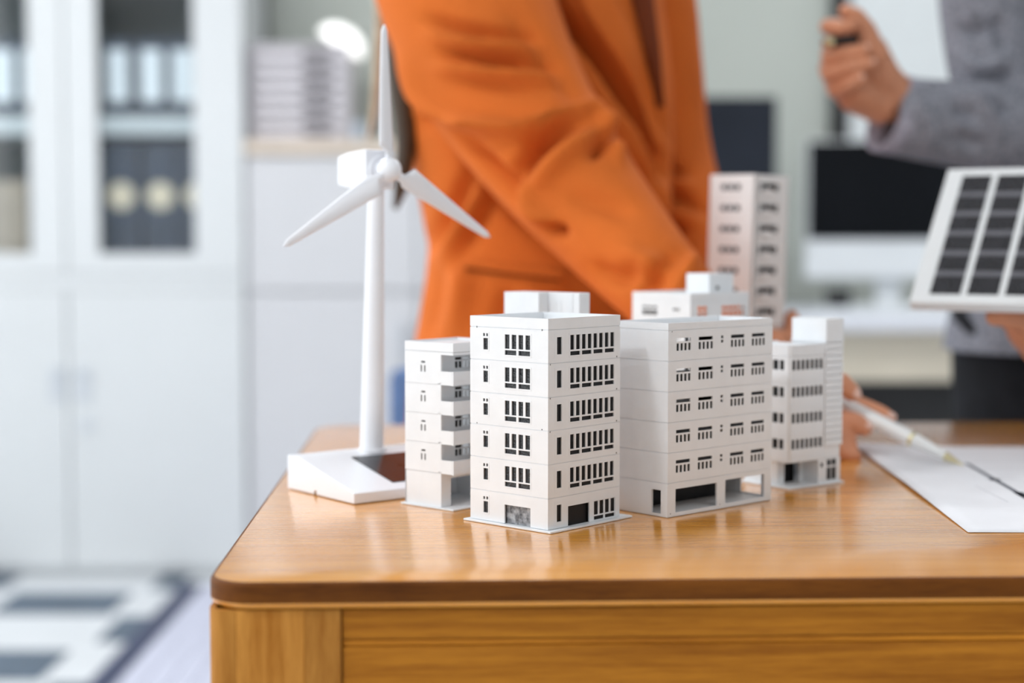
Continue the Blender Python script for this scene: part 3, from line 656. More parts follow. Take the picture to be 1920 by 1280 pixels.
# ---- F : small block with clad tower at the right
def building_f():
    lu, lv = .0622, .052; ub = .0415; mpR, mpL = R_(lu, lv), L_(lu, lv)
    t = thing('model_shop_block', 'small white scale model block with overhanging upper floors and a ribbed side tower', 'model building', (.2212, 1.2695, TZ), math.radians(38.1))
    MB().box(-.0018, lu + .0020, -.0030, lv + .002, .0002, .0016).build('base_plate', 'plastic', t, bevel=.0003)
    g = MB()
    g.panel(mpR, .0352, lu, .0016, .0215, 0, .0014, [(.0379, .0412, .0146, .0183), (.0456, .0572, .0036, .0203)])
    g.panel(lambda s, d, z: (.0352 + d, s, z), .0014, .016, .0016, .0215, 0, .0014)
    g.panel(lambda s, d, z: (s, .016 + d, z), .004, .0366, .0016, .0215, 0, .0014, [(.0125, .0300, .0016, .0180)])
    g.panel(lambda s, d, z: (.004 + d, s, z), .0174, lv, .0016, .0215, 0, .0014); g.panel(BL(lu, lv), .0054, lu - .0014, .0016, .0215, 0, .0014); g.panel(BR(lu, lv), .0014, lv, .0016, .0215, 0, .0014)
    gs = g.build('ground_storey', 'plastic', t)
    MB().panel(lambda s, d, z: (s, .016 + d, z), .0120, .0305, .0016, .0185, .0060, .0063).build('shop_recess', 'dark_inside', gs)
    w = []
    for c in range(2):
        s0 = .0456 + c * .0061; w += [(s0, s0 + .0053, .0036, .0138), (s0, s0 + .0053, .0152, .0203)]
    window(mpR, w, gs, trim=.0001, proud=-.0001, backing='dark_inside'); MB().panel(mpR, .0375, .0416, .0142, .0187, .0010, .0012).build('vent_pane', 'dark_inside', gs)
    zs = [.0215, .0425, .0635, .0848, .1065]; c = .0022
    for k in range(4):
        a, b_ = zs[k] + .00012, zs[k + 1] - .00012; zt = (.0397, .0607, .0818, .1034)[k]
        wr = []; wd = .0037; pt = (.0391 - .0030 - wd) / 6
        for q in range(7): wr.append((.0030 + q * pt, .0030 + q * pt + wd, zt - .0079, zt))
        wl = [(.0064, .0108, zt - .0079, zt), (.0124, .0182, zt - .0079, zt)]
        m_ = MB(); m_.panel(mpR, c, ub, a, b_, 0, .0013, [hull(wr, .0001)]); m_.panel(mpL, c, lv, a, b_, 0, .0013, [hull(wl, .0001)])
        m_.prism([(c, 0), (0, c), (.0013, c + .0004), (c + .0004, .0013)], 'z', a, b_)
        m_.panel(BL(lu, lv), .0013, ub, a, b_, 0, .0013); m_.panel(lambda s, d, z: (ub - d, s, z), .0013, lv - .0013, a, b_, 0, .0013)
        st = m_.build('storey', 'plastic', t)
        window(mpR, wr, st, trim=.0001, proud=-.0001, backing='dark_inside'); window(mpL, wl, st, trim=.0001, proud=-.0001, backing='dark_inside')
        for q in range(4): MB().panel(mpR, c, ub - .0005, a + .0008 + q * .0014, a + .0011 + q * .0014, -.00015, 0).build('string_course', 'plastic', st)
        MB().prism([(c, .0004), (ub - .0004, .0004), (ub - .0004, lv - .0004), (.0004, lv - .0004), (.0004, c)], 'z', zs[k] - .0005, zs[k] + .0006).build('floor_slab', 'plastic', t)
    m_ = MB(); m_.panel(mpR, c, ub, .1066, .1155, 0, .0015); m_.panel(mpL, c, lv, .1066, .1155, 0, .0015); m_.prism([(c, 0), (0, c), (.0015, c + .0004), (c + .0004, .0015)], 'z', .1066, .1155)
    m_.panel(BL(lu, lv), .0015, ub, .1066, .1155, 0, .0015); m_.build('parapet', 'plastic', t)
    MB().box(.0016, ub - .001, .0016, lv - .0016, .1136, .1146).build('roof_deck', 'plastic', t)
    # ribbed tower
    tw = MB().box(ub + .0004, lu - .0004, .0004, .0360, .0216, .1354).build('tower_core', 'plastic', t, bevel=.0003)
    n = 16; h = (.1160 - .0316) / n
    for k in range(n):
        z0 = .0316 + k * h
        MB().box(ub + .0002, lu + .0006, -.0012, .0003, z0 + .00025, z0 + h - .00025).build('siding_board', 'plastic', tw)
        MB().box(lu - .0003, lu + .0006, .0003, .0360, z0 + .00025, z0 + h - .00025).build('siding_board', 'plastic', tw)
    MB().box(ub - .0004, lu + .0008, -.0014, .0366, .1162, .1172).build('tower_band', 'plastic', tw)
    MB().panel(mpR, ub + .0002, lu + .0006, .1173, .1354, -.0012, .0003).build('tower_fascia', 'plastic', tw)
    # parapet wall behind the tower base
building_f()

# ---- D : block at the back, partly hidden
def building_d():
    Y0 = 1.36; f = P(1294.8, 549.7, Y0); H = f.z - TZ; a = math.radians(40)
    u = Vector((math.cos(a), math.sin(a))); v = Vector((-math.sin(a), math.cos(a)))
    lu, lv = .0742, .0705; mpR, mpL = R_(lu, lv), L_(lu, lv)
    t = thing('model_office_tower', 'white scale model block with a rooftop box, half hidden behind the garage block', 'model building', (f.x, f.y, TZ), a)
    MB().box(-.002, lu + .002, -.002, lv + .002, .0002, .0014).build('base_plate', 'plastic', t)
    zt = H - .0065; pitch = (zt - .0016) / 6
    for k in range(6):
        a0 = .0016 + k * pitch; b0 = a0 + pitch; q = b0
        wl = []
        for c in range(3): wl += [(.0400 + c * .0062, .0454 + c * .0062, q - .0075, q - .0056), (.0400 + c * .0062, .0454 + c * .0062, q - .0132, q - .0092)]
        vl = [(.0130 + c * .0028, .0152 + c * .0028, q - .0090, q - .0068) for c in range(3)]
        wr = []
        for c in range(2): wr += [(.0090 + c * .0062, .0142 + c * .0062, q - .0085, q - .0050), (.0090 + c * .0062, .0142 + c * .0062, q - .0140, q - .0096)]
        wb = []
        for c in range(5): wb += [(.0395 + c * .0060, .0446 + c * .0060, q - .0085, q - .0050), (.0395 + c * .0060, .0446 + c * .0060, q - .0140, q - .0096)]
        st = shell('storey', lu, lv, a0, b0, .0013, [hull(wr), hull(wb)], [hull(wl), hull(vl)], t, holesBR=[(.006, .064, q - .016, q - .003)], holesBL=[(.006, .068, q - .016, q - .003)])
        window(mpL, wl, st, trim=.0005, backing='dark_inside'); window(mpL, vl, st, trim=.0003, backing='dark_inside'); window(mpR, wr, st, trim=.0005, backing=None); window(mpR, wb, st, trim=.0005, backing=None)
        slab('floor_slab', lu, lv, b0, t)
    shell('parapet', lu, lv, zt, H, .0018, (), (), t)
    MB().box(.002, lu - .002, .002, lv - .002, zt + .0003, zt + .0012).build('roof_deck', 'plastic', t)
    s0 = P(1330, 513, Y0 + .03); w = Vector((s0.x - f.x, s0.y - f.y)); uu, vv = w.dot(u), w.dot(v); hz = s0.z - TZ
    sh = MB().box(uu, uu + .031, vv, vv + .0275, zt + .0012, hz).build('stair_house', 'plastic', t, bevel=.0003)
    MB().box(uu + .0088, uu + .0118, vv - .0004, vv + .0006, zt + .0085, zt + .0115).build('vent_hole', 'notch', sh)
building_d()

# ---- E : apartment tower held in the hand behind
def building_e():
    Y0 = 1.62; top = P(1414, 326, Y0); bot = P(1404, 618, Y0); H = (top - bot).length
    t = thing('model_apartment_tower', 'tall pale pinkish scale model apartment tower held up behind the white blocks', 'model building', bot, 0)
    tilt = math.atan2(top.x - bot.x, top.z - bot.z); t.rotation_euler = (0, tilt, 0)
    r = bpy.data.objects.new('tower_body', None); COL.objects.link(r); r.parent = t; r.rotation_euler = (0, 0, math.radians(44))
    # left wing: face turned to the left-front; right wing set back behind a re-entrant corner
    lu, lv = .0590, .0560; pitch = .0212; n = 7; g0 = H - n * pitch - .004
    t2 = r
    mpL = L_(lu, lv); mpR = R_(lu, lv)
    MB().box(0, lu, 0, lv, g0 - .002, g0).box(.002, lu - .002, .010, lv - .002, 0.001, g0 - .002).box(.038, .050, .001, .010, .001, g0 - .002).box(0, lu, 0, lv, 0, .001).build('ground_storey', 'plastic_warm', t2)
    for k in range(n):
        a, b_ = g0 + k * pitch, g0 + (k + 1) * pitch
        wl = [(.017 + c * .0088, .0238 + c * .0088, b_ - .0120, b_ - .0062) for c in range(3)]
        m_ = MB(); m_.panel(mpL, .0, lv, a + .0001, b_, 0, .0014, [hull(wl, .0002)])
        rec = (.0115, .0420, b_ - .0125, b_ - .0045)
        m_.panel(mpR, .0060, lu, a + .0001, b_, 0, .0012, [rec]); m_.panel(BR(lu, lv), 0, lv, a + .0001, b_, 0, .0012); m_.panel(BL(lu, lv), .0012, lu, a + .0001, b_, 0, .0012)
        m_.panel(lambda s, d, z: (s, .008 + d, z), .0014, .0110, a + .0001, b_, 0, .0010); m_.panel(lambda s, d, z: (.0060 + d, s, z), .0012, .008, a + .0001, b_, 0, .0010)
        m_.box(0, .0014, -.0004, .0, a + .0001, b_)
        st = m_.build('storey', 'plastic_warm', t2)
        window(mpL, wl, st, trim=.0003, proud=-.00005, backing='dark_inside')
        MB().panel(mpR, rec[0] - .0004, rec[1] + .0004, rec[2], rec[3], .0075, .0079).build('balcony_window', 'dark_inside', st)
        MB().box(rec[0] - .001, rec[0] + .017, -.0040, .0012, b_ - .0165, b_ - .0155).box(rec[0] - .001, rec[0] + .017, -.0040, -.0032, b_ - .0155, b_ - .0102).build('balcony', 'plastic_warm', st)
        MB().box(.0012, lu - .0012, .0078, lv - .0012, b_ - .0008, b_ + .0004).build('floor_slab', 'plastic_warm', t2)
    MB().box(0, lu, .0, .0012, H - .004, H).box(0, .0014, .0012, lv, H - .004, H).box(.0014, lu, .0012, lv, H - .004, H - .003).build('parapet', 'plastic_warm', t2)
building_e()

# ================================================================== WIND TURBINE
def turbine():
    a = math.radians(38.14); o3 = Vector((-.119, 1.1961, TZ))
    t = thing('model_wind_turbine', 'white toy wind turbine with three blades on a wedge base', 'wind turbine', o3, a)
    lv = .0991; W = .125; hz = .0275; yr = .083
    def loc(w): w = w - o3; return Vector((w.x * math.cos(a) + w.y * math.sin(a), -w.x * math.sin(a) + w.y * math.cos(a), w.z))
    prof = [(0, .0004), (.055, .0004), (.055, .0035), (.0585, .0035), (.0585, .0004), (lv, .0004), (lv, hz), (yr, hz - .0004), (0, .0087)]
    b = MB().prism(prof, 'x', 0, W).build('base', 'gloss_white', t, bevel=.0009)
    sl = (hz - .0004 - .0087) / yr
    def on(x, y, e=0.0): return (x, y, .0087 + sl * y + e)
    cell = MB()
    x0, x1, y0, y1 = .043, .112, .012, .0715
    P4 = [on(x0, y0, -.0005), on(x1, y0, -.0005), on(x1, y1, -.0005), on(x0, y1, -.0005)]; Q4 = [on(x0, y0, .0006), on(x1, y0, .0006), on(x1, y1, .0006), on(x0, y1, .0006)]
    cell.quad(*Q4); cell.quad(*P4)
    for k in range(4): cell.quad(P4[k], P4[(k + 1) % 4], Q4[(k + 1) % 4], Q4[k])
    cell.build('solar_cell', 'cell', t)
    pb = loc(G(697, 842, TZ + hz)); pt = loc(P(705, 330, (o3 + Matrix.Rotation(a, 3, 'Z') @ pb).y))
    MB().cyl((pb.x, pb.y, hz - .002), (pt.x, pt.y, pt.z - .004), .0099, .0064, 36).build('tower', 'gloss_white', t, smooth=True)
    MB().cyl((pb.x, pb.y, hz - .001), (pb.x, pb.y, hz + .001), .0118, .0112, 36).build('tower_collar', 'gloss_white', t, smooth=True)
    # nacelle: axis along local -y
    zc = pt.z + .0045
    n = MB(); hw = .0135
    rings = [(.044, .008, -.004, .0105), (.040, .0115, -.011, .0125), (.024, .0132, -.0135, .0150), (-.003, .0140, -.0150, .0165), (-.0065, .0138, -.0150, .0165)]
    prev = None
    for yy, w_, lo, hi in rings:
        ring = [(pt.x - w_, pt.y + yy, zc + lo), (pt.x + w_, pt.y + yy, zc + lo), (pt.x + w_, pt.y + yy, zc + hi), (pt.x - w_, pt.y + yy, zc + hi)]
        if prev:
            for k in range(4): n.quad(prev[k], prev[(k + 1) % 4], ring[(k + 1) % 4], ring[k])
        else: n.quad(*ring)
        prev = ring
    n.quad(*prev); n.build('nacelle', 'gloss_white', t, bevel=.0012)
    yf = pt.y - .0065
    MB().cyl((pt.x, yf, zc), (pt.x, yf - .0022, zc), .0118, .0115, 32).cyl((pt.x, yf - .002, zc), (pt.x, yf - .008, zc), .0065, .0065, 24).build('shaft_collar', 'gloss_white', t, smooth=True)
    hc = Vector((pt.x, yf - .0125, zc))
    hb = MB().sphere(hc, .0100, 28, 16, (1, 1.08, 1)).build('hub', 'gloss_white', t, smooth=True)
    Rl = .1150
    for k in range(3):
        th = math.radians(92 + 120 * k)
        er = Vector((math.cos(th), 0, math.sin(th))); et = Vector((-math.sin(th), 0, math.cos(th))); en = Vector((0, -1, 0))
        V = []; Fc = []; nsec = 26; m = 14
        for i in range(nsec):
            f = i / (nsec - 1); r = .006 + (Rl - .006) * f
            if f < .10: w = .0036; off = .0; th_ = .0036
            else:
                g = (f - .10) / .90; w = .0094 * (1 - g) + .0026 * g; off = .0030 * (1 - g); th_ = .0032 * (1 - g) + .0014 * g
                k0 = min(1, (f - .10) / .018); w = .0036 * (1 - k0) + w * k0; off *= k0
                if f > .965: kk = math.sqrt(max(0, 1 - ((f - .965) / .035) ** 2)) ; w *= max(.25, kk)
            tw = math.radians(24 * (1 - f))
            for q in range(m):
                p = 2 * math.pi * q / m; x = off + w * math.cos(p); y = th_ * math.sin(p) * (1 if math.sin(p) > 0 else .6)
                X = x * math.cos(tw) - y * math.sin(tw); Yv = x * math.sin(tw) + y * math.cos(tw)
                V.append(hc + er * r + et * X + en * Yv)
        for i in range(nsec - 1):
            for q in range(m): Fc.append((i * m + q, i * m + (q + 1) % m, (i + 1) * m + (q + 1) % m, (i + 1) * m + q))
        Fc.append(tuple(range(m))); Fc.append(tuple(range((nsec - 1) * m, nsec * m)))
        mesh_obj('blade', V, Fc, 'gloss_white', hb)
turbine()

# ================================================================== PAPER, PEN, SOLAR PANEL
def plan_sheet():
    c = [G(1600, 838), G(1815, 999)]; e = (c[1] - c[0]); L_e = e.length; ex = e.normalized(); ey = Vector((0, 0, 1)).cross(ex)      # ey points to the right
    W = .42; nx, ny = 24, 30
    t = thing('plan_drawing', 'white sheet of printed floor plans under the pen', 'paper', c[0])
    bd = G(2300, 838) - c[0]; bd = Vector((bd.x, 0, 0)).normalized()
    V = []; Fc = []
    def pt(i, j, dz=0): 
        p = ex * (L_e * i) + bd * (W * j); curl = .004 * math.exp(-((i - .0) / .25) ** 2) * math.exp(-((j) / .12) ** 2) + .0022 * math.exp(-((i - .55) / .3) ** 2) * math.exp(-(j / .08) ** 2)
        return Vector((p.x, p.y, .0006 + curl + dz))
    for i in range(nx + 1):
        for j in range(ny + 1): V.append(pt(i / nx, j / ny))
    k0 = len(V)
    for i in range(nx + 1):
        for j in range(ny + 1): V.append(pt(i / nx, j / ny, -.0004))
    for i in range(nx):
        for j in range(ny):
            a = i * (ny + 1) + j; q = (a, a + 1, a + ny + 2, a + ny + 1); Fc.append(q); Fc.append(tuple(k0 + x for x in reversed(q)))
    rim = [i * (ny + 1) for i in range(nx + 1)]; rim2 = list(range(nx * (ny + 1), (nx + 1) * (ny + 1)))
    for r in (rim, rim2):
        for a, b in zip(r, r[1:]): Fc.append((a, b, b + k0, a + k0))
    mesh_obj('sheet', V, Fc, 'paper', t)
    def stroke(p, q, w, m, name='printed_line'):
        p = G(*p) - c[0]; q = G(*q) - c[0]; d = (q - p).normalized(); s = Vector((-d.y, d.x, 0)) * w / 2
        mb = MB(); z0 = .00085; mb.prism([((p + s).x, (p + s).y), ((q + s).x, (q + s).y), ((q - s).x, (q - s).y), ((p - s).x, (p - s).y)], 'z', z0, z0 + .00005); mb.build(name, m, t)
    stroke((1812, 870), (1922, 933), .0042, 'ink', 'plan_wall'); stroke((1862, 899), (1868, 902), .0085, 'ink', 'plan_wall'); stroke((1908, 924), (1960, 955), .0075, 'ink', 'plan_wall')
    for p, q in (((1768, 900), (1828, 943)), ((1828, 912), (1890, 943)), ((1826, 867), (1990, 867)), ((1868, 893), (1904, 893)), ((1872, 899), (1904, 899)), ((1840, 880), (1990, 880))):
        stroke(p, q, .0006, 'ink_light')
plan_sheet()
tipP = G(1806, 874) + Vector((0, 0, .0012)); upP = P(1580, 757, 1.475)
def pen():
    d = (upP - tipP).normalized(); L = .152
    t = thing('white_pen', 'white ballpoint pen with gold rings pointing at the plan', 'pen', tipP)
    def cyl(n, a, b, r0, r1, m): MB().cyl(d * a, d * b, r0, r1, 28).build(n, m, t, smooth=True)
    cyl('tip', 0, .006, .0006, .0014, 'gold'); cyl('nose_cone', .006, .018, .0016, .0042, 'gold'); cyl('grip', .018, .050, .0042, .0066, 'pen'); cyl('centre_ring', .050, .0535, .0068, .0069, 'gold')
    cyl('barrel', .0535, .112, .0070, .0070, 'pen'); cyl('upper_barrel', .112, L - .008, .0070, .0060, 'pen'); cyl('push_button', L - .008, L, .0030, .0028, 'gold')
    s = d.orthogonal().normalized(); MB().cyl(d * .11 + s * .009, d * (L - .012) + s * .0085, .0012, .0012, 10).build('clip', 'gold', t)
pen()
def solar_panel():
    BLc = P(1704, 566, 1.50); TLc = P(1778, 317, 1.61); e2 = TLc - BLc; h = e2.length; e2n = e2.normalized()
    e1 = Vector((1, -e2.x / e2.y, 0)).normalized(); e1 = (e1 - e2n * e1.dot(e2n)).normalized(); n = e1.cross(e2n).normalized()
    if n.y > 0: n = -n
    t = thing('solar_panel', 'small framed solar panel with black cells held up at the right', 'solar panel', BLc)
    t.rotation_euler = Matrix((e1, e2n, e1.cross(e2n))).transposed().to_euler()
    front = 1 if e1.cross(e2n).y < 0 else -1
    W = .215; fz = .0
    z0, z1 = (-.012, 0) if front > 0 else (0, .012)
    MB().box(0, W, 0, h, z0, z1).build('frame', 'panel_frame', t, bevel=.001)
    e = .0006 * front
    def slabb(name, x0, x1, y0, y1, m, hgt): MB().box(x0, x1, y0, y1, min(0, e * hgt), max(0, e * hgt)).build(name, m, t)
    bx, by = .0172, .0105; cw = .0285; gp = .0062; nr = 6; ch = (h - 2 * by) / nr
    c = 0; x = bx
    while x + cw < W:
        for r in range(nr):
            y0 = by + r * ch
            slabb('solar_cell', x, x + cw, y0 + (.0035 if r else .0003), y0 + ch - (.0035 if r < nr - 1 else .0003), 'cell', 1)
            if r: slabb('busbar', x, x + cw, y0 - .0033, y0 + .0033, 'bus', .8)
        x += cw + gp
solar_panel()

# ================================================================== PEOPLE
def loft(levels, Yc, dep, n=110, ns=120, p=2.4, pr=None):
    """torso from (pixel y, left pixel x, right pixel x) levels at distance Yc; dep = half depth per level"""
    q = catmull([[y, l, r, d, yc] for (y, l, r), d, yc in zip(levels, dep, Yc)], n); V = []
    for y, l, r, d, yc in q:
        a = P(l, y, yc); b = P(r, y, yc); c = (a + b) / 2; hw = (b.x - a.x) / 2
        for k in range(ns):
            t = 2 * math.pi * k / ns; ct, st = math.cos(t), math.sin(t)
            e = p if ct < 0 or pr is None else p + (pr - p) * min(1, ct * 3)       # the chest side turns away
            V.append((c.x + hw * math.copysign(abs(ct) ** (2 / e), ct), c.y + d * math.copysign(abs(st) ** (2 / e), st), c.z))
    Fc = []
    for i in range(n - 1):
        for k in range(ns):
            k2 = (k + 1) % ns; Fc.append((i * ns + k, i * ns + k2, (i + 1) * ns + k2, (i + 1) * ns + k))
    Fc.append(tuple(range(ns))); Fc.append(tuple(range((n - 1) * ns, n * ns)))
    return V, Fc
def strip_on(bvh, left, right, name, m, parent, off, th, n=40, w=6):
    """cloth piece laid on a garment between two pixel outlines"""
    Lp = catmull(left, n); Rp = catmull(right, n); V = []; W2 = []
    for i in range(n):
        for j in range(w + 1):
            f = j / w; x = Lp[i][0] * (1 - f) + Rp[i][0] * f; y = Lp[i][1] * (1 - f) + Rp[i][1] * f
            r = ray(x, y).normalized(); hit = bvh.ray_cast(Vector((0, 0, CAMZ)), r)
            V.append(hit[0] - r * off if hit[0] is not None else None)
    if any(v is None for v in V):
        good = [v for v in V if v is not None]; 
        for i, v in enumerate(V):
            if v is None:
                k = i; 
                while V[k] is None: k = (k - 1) % len(V)
                V[i] = V[k].copy()
    k0 = len(V); V2 = V + [v + Vector((0, th, 0)) for v in V]; Fc = []
    for i in range(n - 1):
        for j in range(w):
            a = i * (w + 1) + j; q = (a, a + 1, a + w + 2, a + w + 1); Fc.append(q); Fc.append(tuple(k0 + x for x in reversed(q)))
    b = [i * (w + 1) for i in range(n)]; c = [i * (w + 1) + w for i in range(n)]; d = list(range(w + 1)); e = list(range((n - 1) * (w + 1), n * (w + 1)))
    for r in (b, c, d, e):
        for x, y in zip(r, r[1:]): Fc.append((x, y, y + k0, x + k0))
    return mesh_obj(name, V2, Fc, m, parent)
def bvh_of(o): return BVHTree.FromPolygons([v.co.copy() for v in o.data.vertices], [tuple(p.vertices) for p in o.data.polygons])
def nail(p, d, up, r, parent):
    d = Vector(d).normalized(); up = (Vector(up) - d * Vector(up).dot(d)).normalized(); s = d.cross(up)
    rot = Matrix((d, s, up)).transposed()
    MB().sphere(Vector(p) + up * r * .72, r, 12, 8, (.85, .62, .32), rot).build('fingernail', 'nail', parent, smooth=True)

# ---- person in the orange jacket
def z_to_floor(x, y, Y): return P(x, y, Y)
w = thing('person', 'person in an orange blazer leaning over the table with a white pen', 'person', (.12, 1.92, 0))
W0 = Vector(w.location)
def put(o): o.parent = w; o.matrix_parent_inverse = Matrix.Translation(-W0); return o
lev = [(-230, 745, 1165), (-140, 715, 1215), (-60, 716, 1236), (0, 724, 1242), (100, 738, 1255), (200, 755, 1262), (300, 772, 1262), (400, 792, 1252), (480, 801, 1235), (560, 792, 1225), (640, 778, 1225), (720, 768, 1228), (790, 765, 1228)]
V, Fc = loft(lev, [1.93] * 13, [.07, .11, .125, .13, .13, .13, .125, .12, .12, .125, .13, .135, .135], pr=1.55)
jk = put(mesh_obj('blazer', V, Fc, 'orange'))
fold(jk, [([(760, 190), (800, 175), (830, 168)], -.014, 9), ([(770, 150), (815, 150)], .008, 10), ([(790, 230), (850, 195)], -.010, 10), ([(780, 205), (830, 190)], .008, 8),
          ([(800, 470), (850, 390), (900, 300)], -.013, 15), ([(830, 480), (880, 400), (925, 320)], .010, 16), ([(850, 500), (905, 410), (940, 350)], -.008, 14),
          ([(880, 280), (960, 370), (1010, 420)], -.014, 22), ([(850, 620), (865, 540), (860, 500)], .008, 22), ([(800, 640), (815, 560), (822, 500)], -.006, 16), ([(940, 620), (960, 540)], -.007, 22),
          ([(1030, 560), (1100, 610), (1160, 660)], -.02, 30), ([(1030, -30), (1060, 25), (1118, 90), (1175, 170), (1215, 250), (1235, 330)], -.05, 15), ([(985, 0), (1040, 90), (1090, 180), (1150, 270)], -.03, 16), ([(1150, 290), (1220, 360)], -.015, 18), ([(1180, 200), (1225, 330), (1240, 430)], .010, 20), ([(1200, 110), (1250, 260)], -.008, 14)], 1.8, .9)
bv = bvh_of(jk)
put(strip_on(bv, [(1068, -40), (1126, 70), (1186, 165), (1232, 275)], [(1140, -40), (1182, 60), (1220, 160), (1243, 285)], 'lapel', 'orange', None, .012, .006))
put(strip_on(bv, [(1175, -40), (1208, 90), (1232, 200)], [(1222, -40), (1238, 90), (1246, 200)], 'front_gap_shade', 'orange_shade', None, .006, .004))  # dark strip stands for the deep shade inside the jacket front
put(strip_on(bv, [(866, 487), (960, 497), (1062, 508)], [(862, 497), (958, 512), (1060, 526)], 'pocket_welt', 'orange', None, .0050, .004, w=3))
put(strip_on(bv, [(872, 502), (960, 513), (1050, 522)], [(872, 505), (960, 517), (1050, 527)], 'slit_shade', 'orange_shade', None, .0056, .004, w=2))
# near sleeve
def SV(pts, n=150, ns=96, **k): return sweep([P(x, y, Y) for x, y, Y, r in pts], [r for x, y, Y, r in pts], n, ns, **k)
sl = [(800, -210, 1.84, .070), (835, -110, 1.82, .092), (868, -20, 1.80, .096), (905, 80, 1.775, .092), (962, 190, 1.745, .083), (1045, 310, 1.70, .071), (1140, 425, 1.645, .058), (1240, 535, 1.585, .047), (1345, 640, 1.53, .038), (1400, 685, 1.515, .034)]
V, Fc = SV(sl, flat=.85, cap1=False)
s1 = put(mesh_obj('sleeve', V, Fc, 'orange'))
fold(s1, [([(800, 30), (880, 55), (1000, 68)], -.010, 11), ([(800, 62), (900, 85), (1010, 90)], .008, 13), ([(830, 95), (930, 112), (1040, 122)], -.012, 11), ([(820, 122), (930, 140), (1050, 150)], .008, 14),
          ([(840, 150), (940, 162), (1040, 165)], -.006, 11), ([(745, 110), (800, 185), (870, 225), (960, 240)], .010, 16), ([(865, 225), (970, 246), (1050, 225), (1115, 200)], .015, 15),
          ([(965, 335), (1010, 275), (1075, 226)], -.022, 17), ([(1000, 345), (1060, 290), (1120, 250)], .010, 22), ([(1108, 290), (1135, 265), (1162, 262)], -.014, 13), ([(1110, 205), (1135, 245), (1165, 300)], .010, 14),
          ([(975, 345), (1005, 395), (1050, 430)], .010, 15), ([(1025, 425), (1060, 435)], -.016, 12), ([(1060, 370), (1130, 380), (1190, 400)], -.006, 26), ([(1110, 500), (1160, 520), (1200, 500)], -.008, 20),
          ([(1170, 470), (1230, 500), (1280, 500)], .007, 22), ([(1205, 560), (1240, 510), (1270, 480)], -.010, 16), ([(1260, 560), (1290, 515), (1300, 480)], .008, 14), ([(860, 250), (930, 320), (980, 380)], -.012, 14),
          ([(960, 30), (1030, 110), (1080, 190)], -.006, 20)], 2.0, .85)
# far sleeve
fs = [(1160, -120, 2.02, .075), (1196, 0, 2.02, .072), (1222, 130, 2.02, .064), (1246, 260, 2.01, .056), (1276, 370, 1.98, .052), (1330, 480, 1.92, .045), (1392, 585, 1.79, .037), (1420, 625, 1.74, .034)]
V, Fc = SV(fs, flat=.9, cap1=False)
s2 = put(mesh_obj('sleeve', V, Fc, 'orange'))
fold(s2, [([(1220, 380), (1270, 370), (1320, 390)], -.012, 12), ([(1225, 405), (1270, 405), (1320, 420)], .008, 12), ([(1230, 430), (1280, 432)], -.012, 12), ([(1230, 300), (1280, 330)], -.010, 16), ([(1250, 340), (1300, 350)], .008, 12)])
# body with both arms and hands, one skin
F_ = lambda *p: [(P(x, y, Y), r) for x, y, Y, r in p]
torso = F_((960, -150, 1.93, .07), (960, 60, 1.93, .09), (1000, 300, 1.93, .085), (1000, 560, 1.93, .09), (1000, 760, 1.93, .09))
armN = F_((850, -60, 1.85, .036), (1000, 250, 1.765, .022), (1140, 425, 1.665, .022), (1345, 640, 1.53, .025), (1470, 742, 1.49, .024), (1525, 790, 1.475, .026))
hN = [F_((1505, 770, 1.485, .024), (1548, 790, 1.475, .022), (1560, 815, 1.465, .020)), F_((1510, 805, 1.47, .021), (1555, 832, 1.455, .016)),
      F_((1530, 760, 1.49, .015), (1572, 748, 1.500, .0105), (1622, 764, 1.498, .0088), (1650, 774, 1.492, .0080), (1668, 784, 1.486, .0070)),
      F_((1525, 768, 1.465, .015), (1552, 722, 1.450, .0110), (1578, 718, 1.448, .0098), (1597, 736, 1.448, .0086)),
      F_((1550, 790, 1.472, .014), (1582, 786, 1.462, .0100), (1606, 792, 1.456, .0092), (1622, 802, 1.454, .0080)),
      F_((1550, 810, 1.462, .013), (1580, 815, 1.458, .0098), (1592, 838, 1.454, .0088), (1589, 850, 1.452, .0080)),
      F_((1545, 825, 1.455, .012), (1572, 838, 1.450, .0088), (1590, 851, 1.447, .0078), (1603, 855, 1.445, .0068))]
armF = F_((1170, -40, 2.02, .05), (1246, 260, 2.01, .03), (1276, 370, 1.98, .024), (1330, 480, 1.915, .021), (1392, 588, 1.79, .021), (1425, 640, 1.72, .025))
hF = [F_((1425, 640, 1.720, .026), (1440, 655, 1.675, .024), (1450, 650, 1.650, .020)),
      F_((1450, 650, 1.665, .014), (1478, 640, 1.660, .0105), (1489, 615, 1.665, .0092), (1484, 594, 1.670, .0080)),
      F_((1455, 655, 1.680, .013), (1492, 640, 1.695, .010), (1500, 620, 1.700, .009), (1496, 606, 1.705, .0075)),
      F_((1445, 668, 1.660, .013), (1480, 672, 1.660, .010), (1495, 655, 1.665, .0088), (1494, 640, 1.670, .0078)),
      F_((1435, 672, 1.650, .012), (1465, 688, 1.650, .009), (1480, 676, 1.650, .0075)),
      F_((1420, 640, 1.700, .014), (1404, 625, 1.675, .011), (1400, 602, 1.665, .0092), (1402, 588, 1.665, .008))]
bd = put(blob('body', [torso, armN, armF] + hN + hF + [F_((850, -60, 1.81, .05), (960, -100, 1.93, .06), (1170, -40, 2.02, .05))], .0030, 'skin', smooth=3))
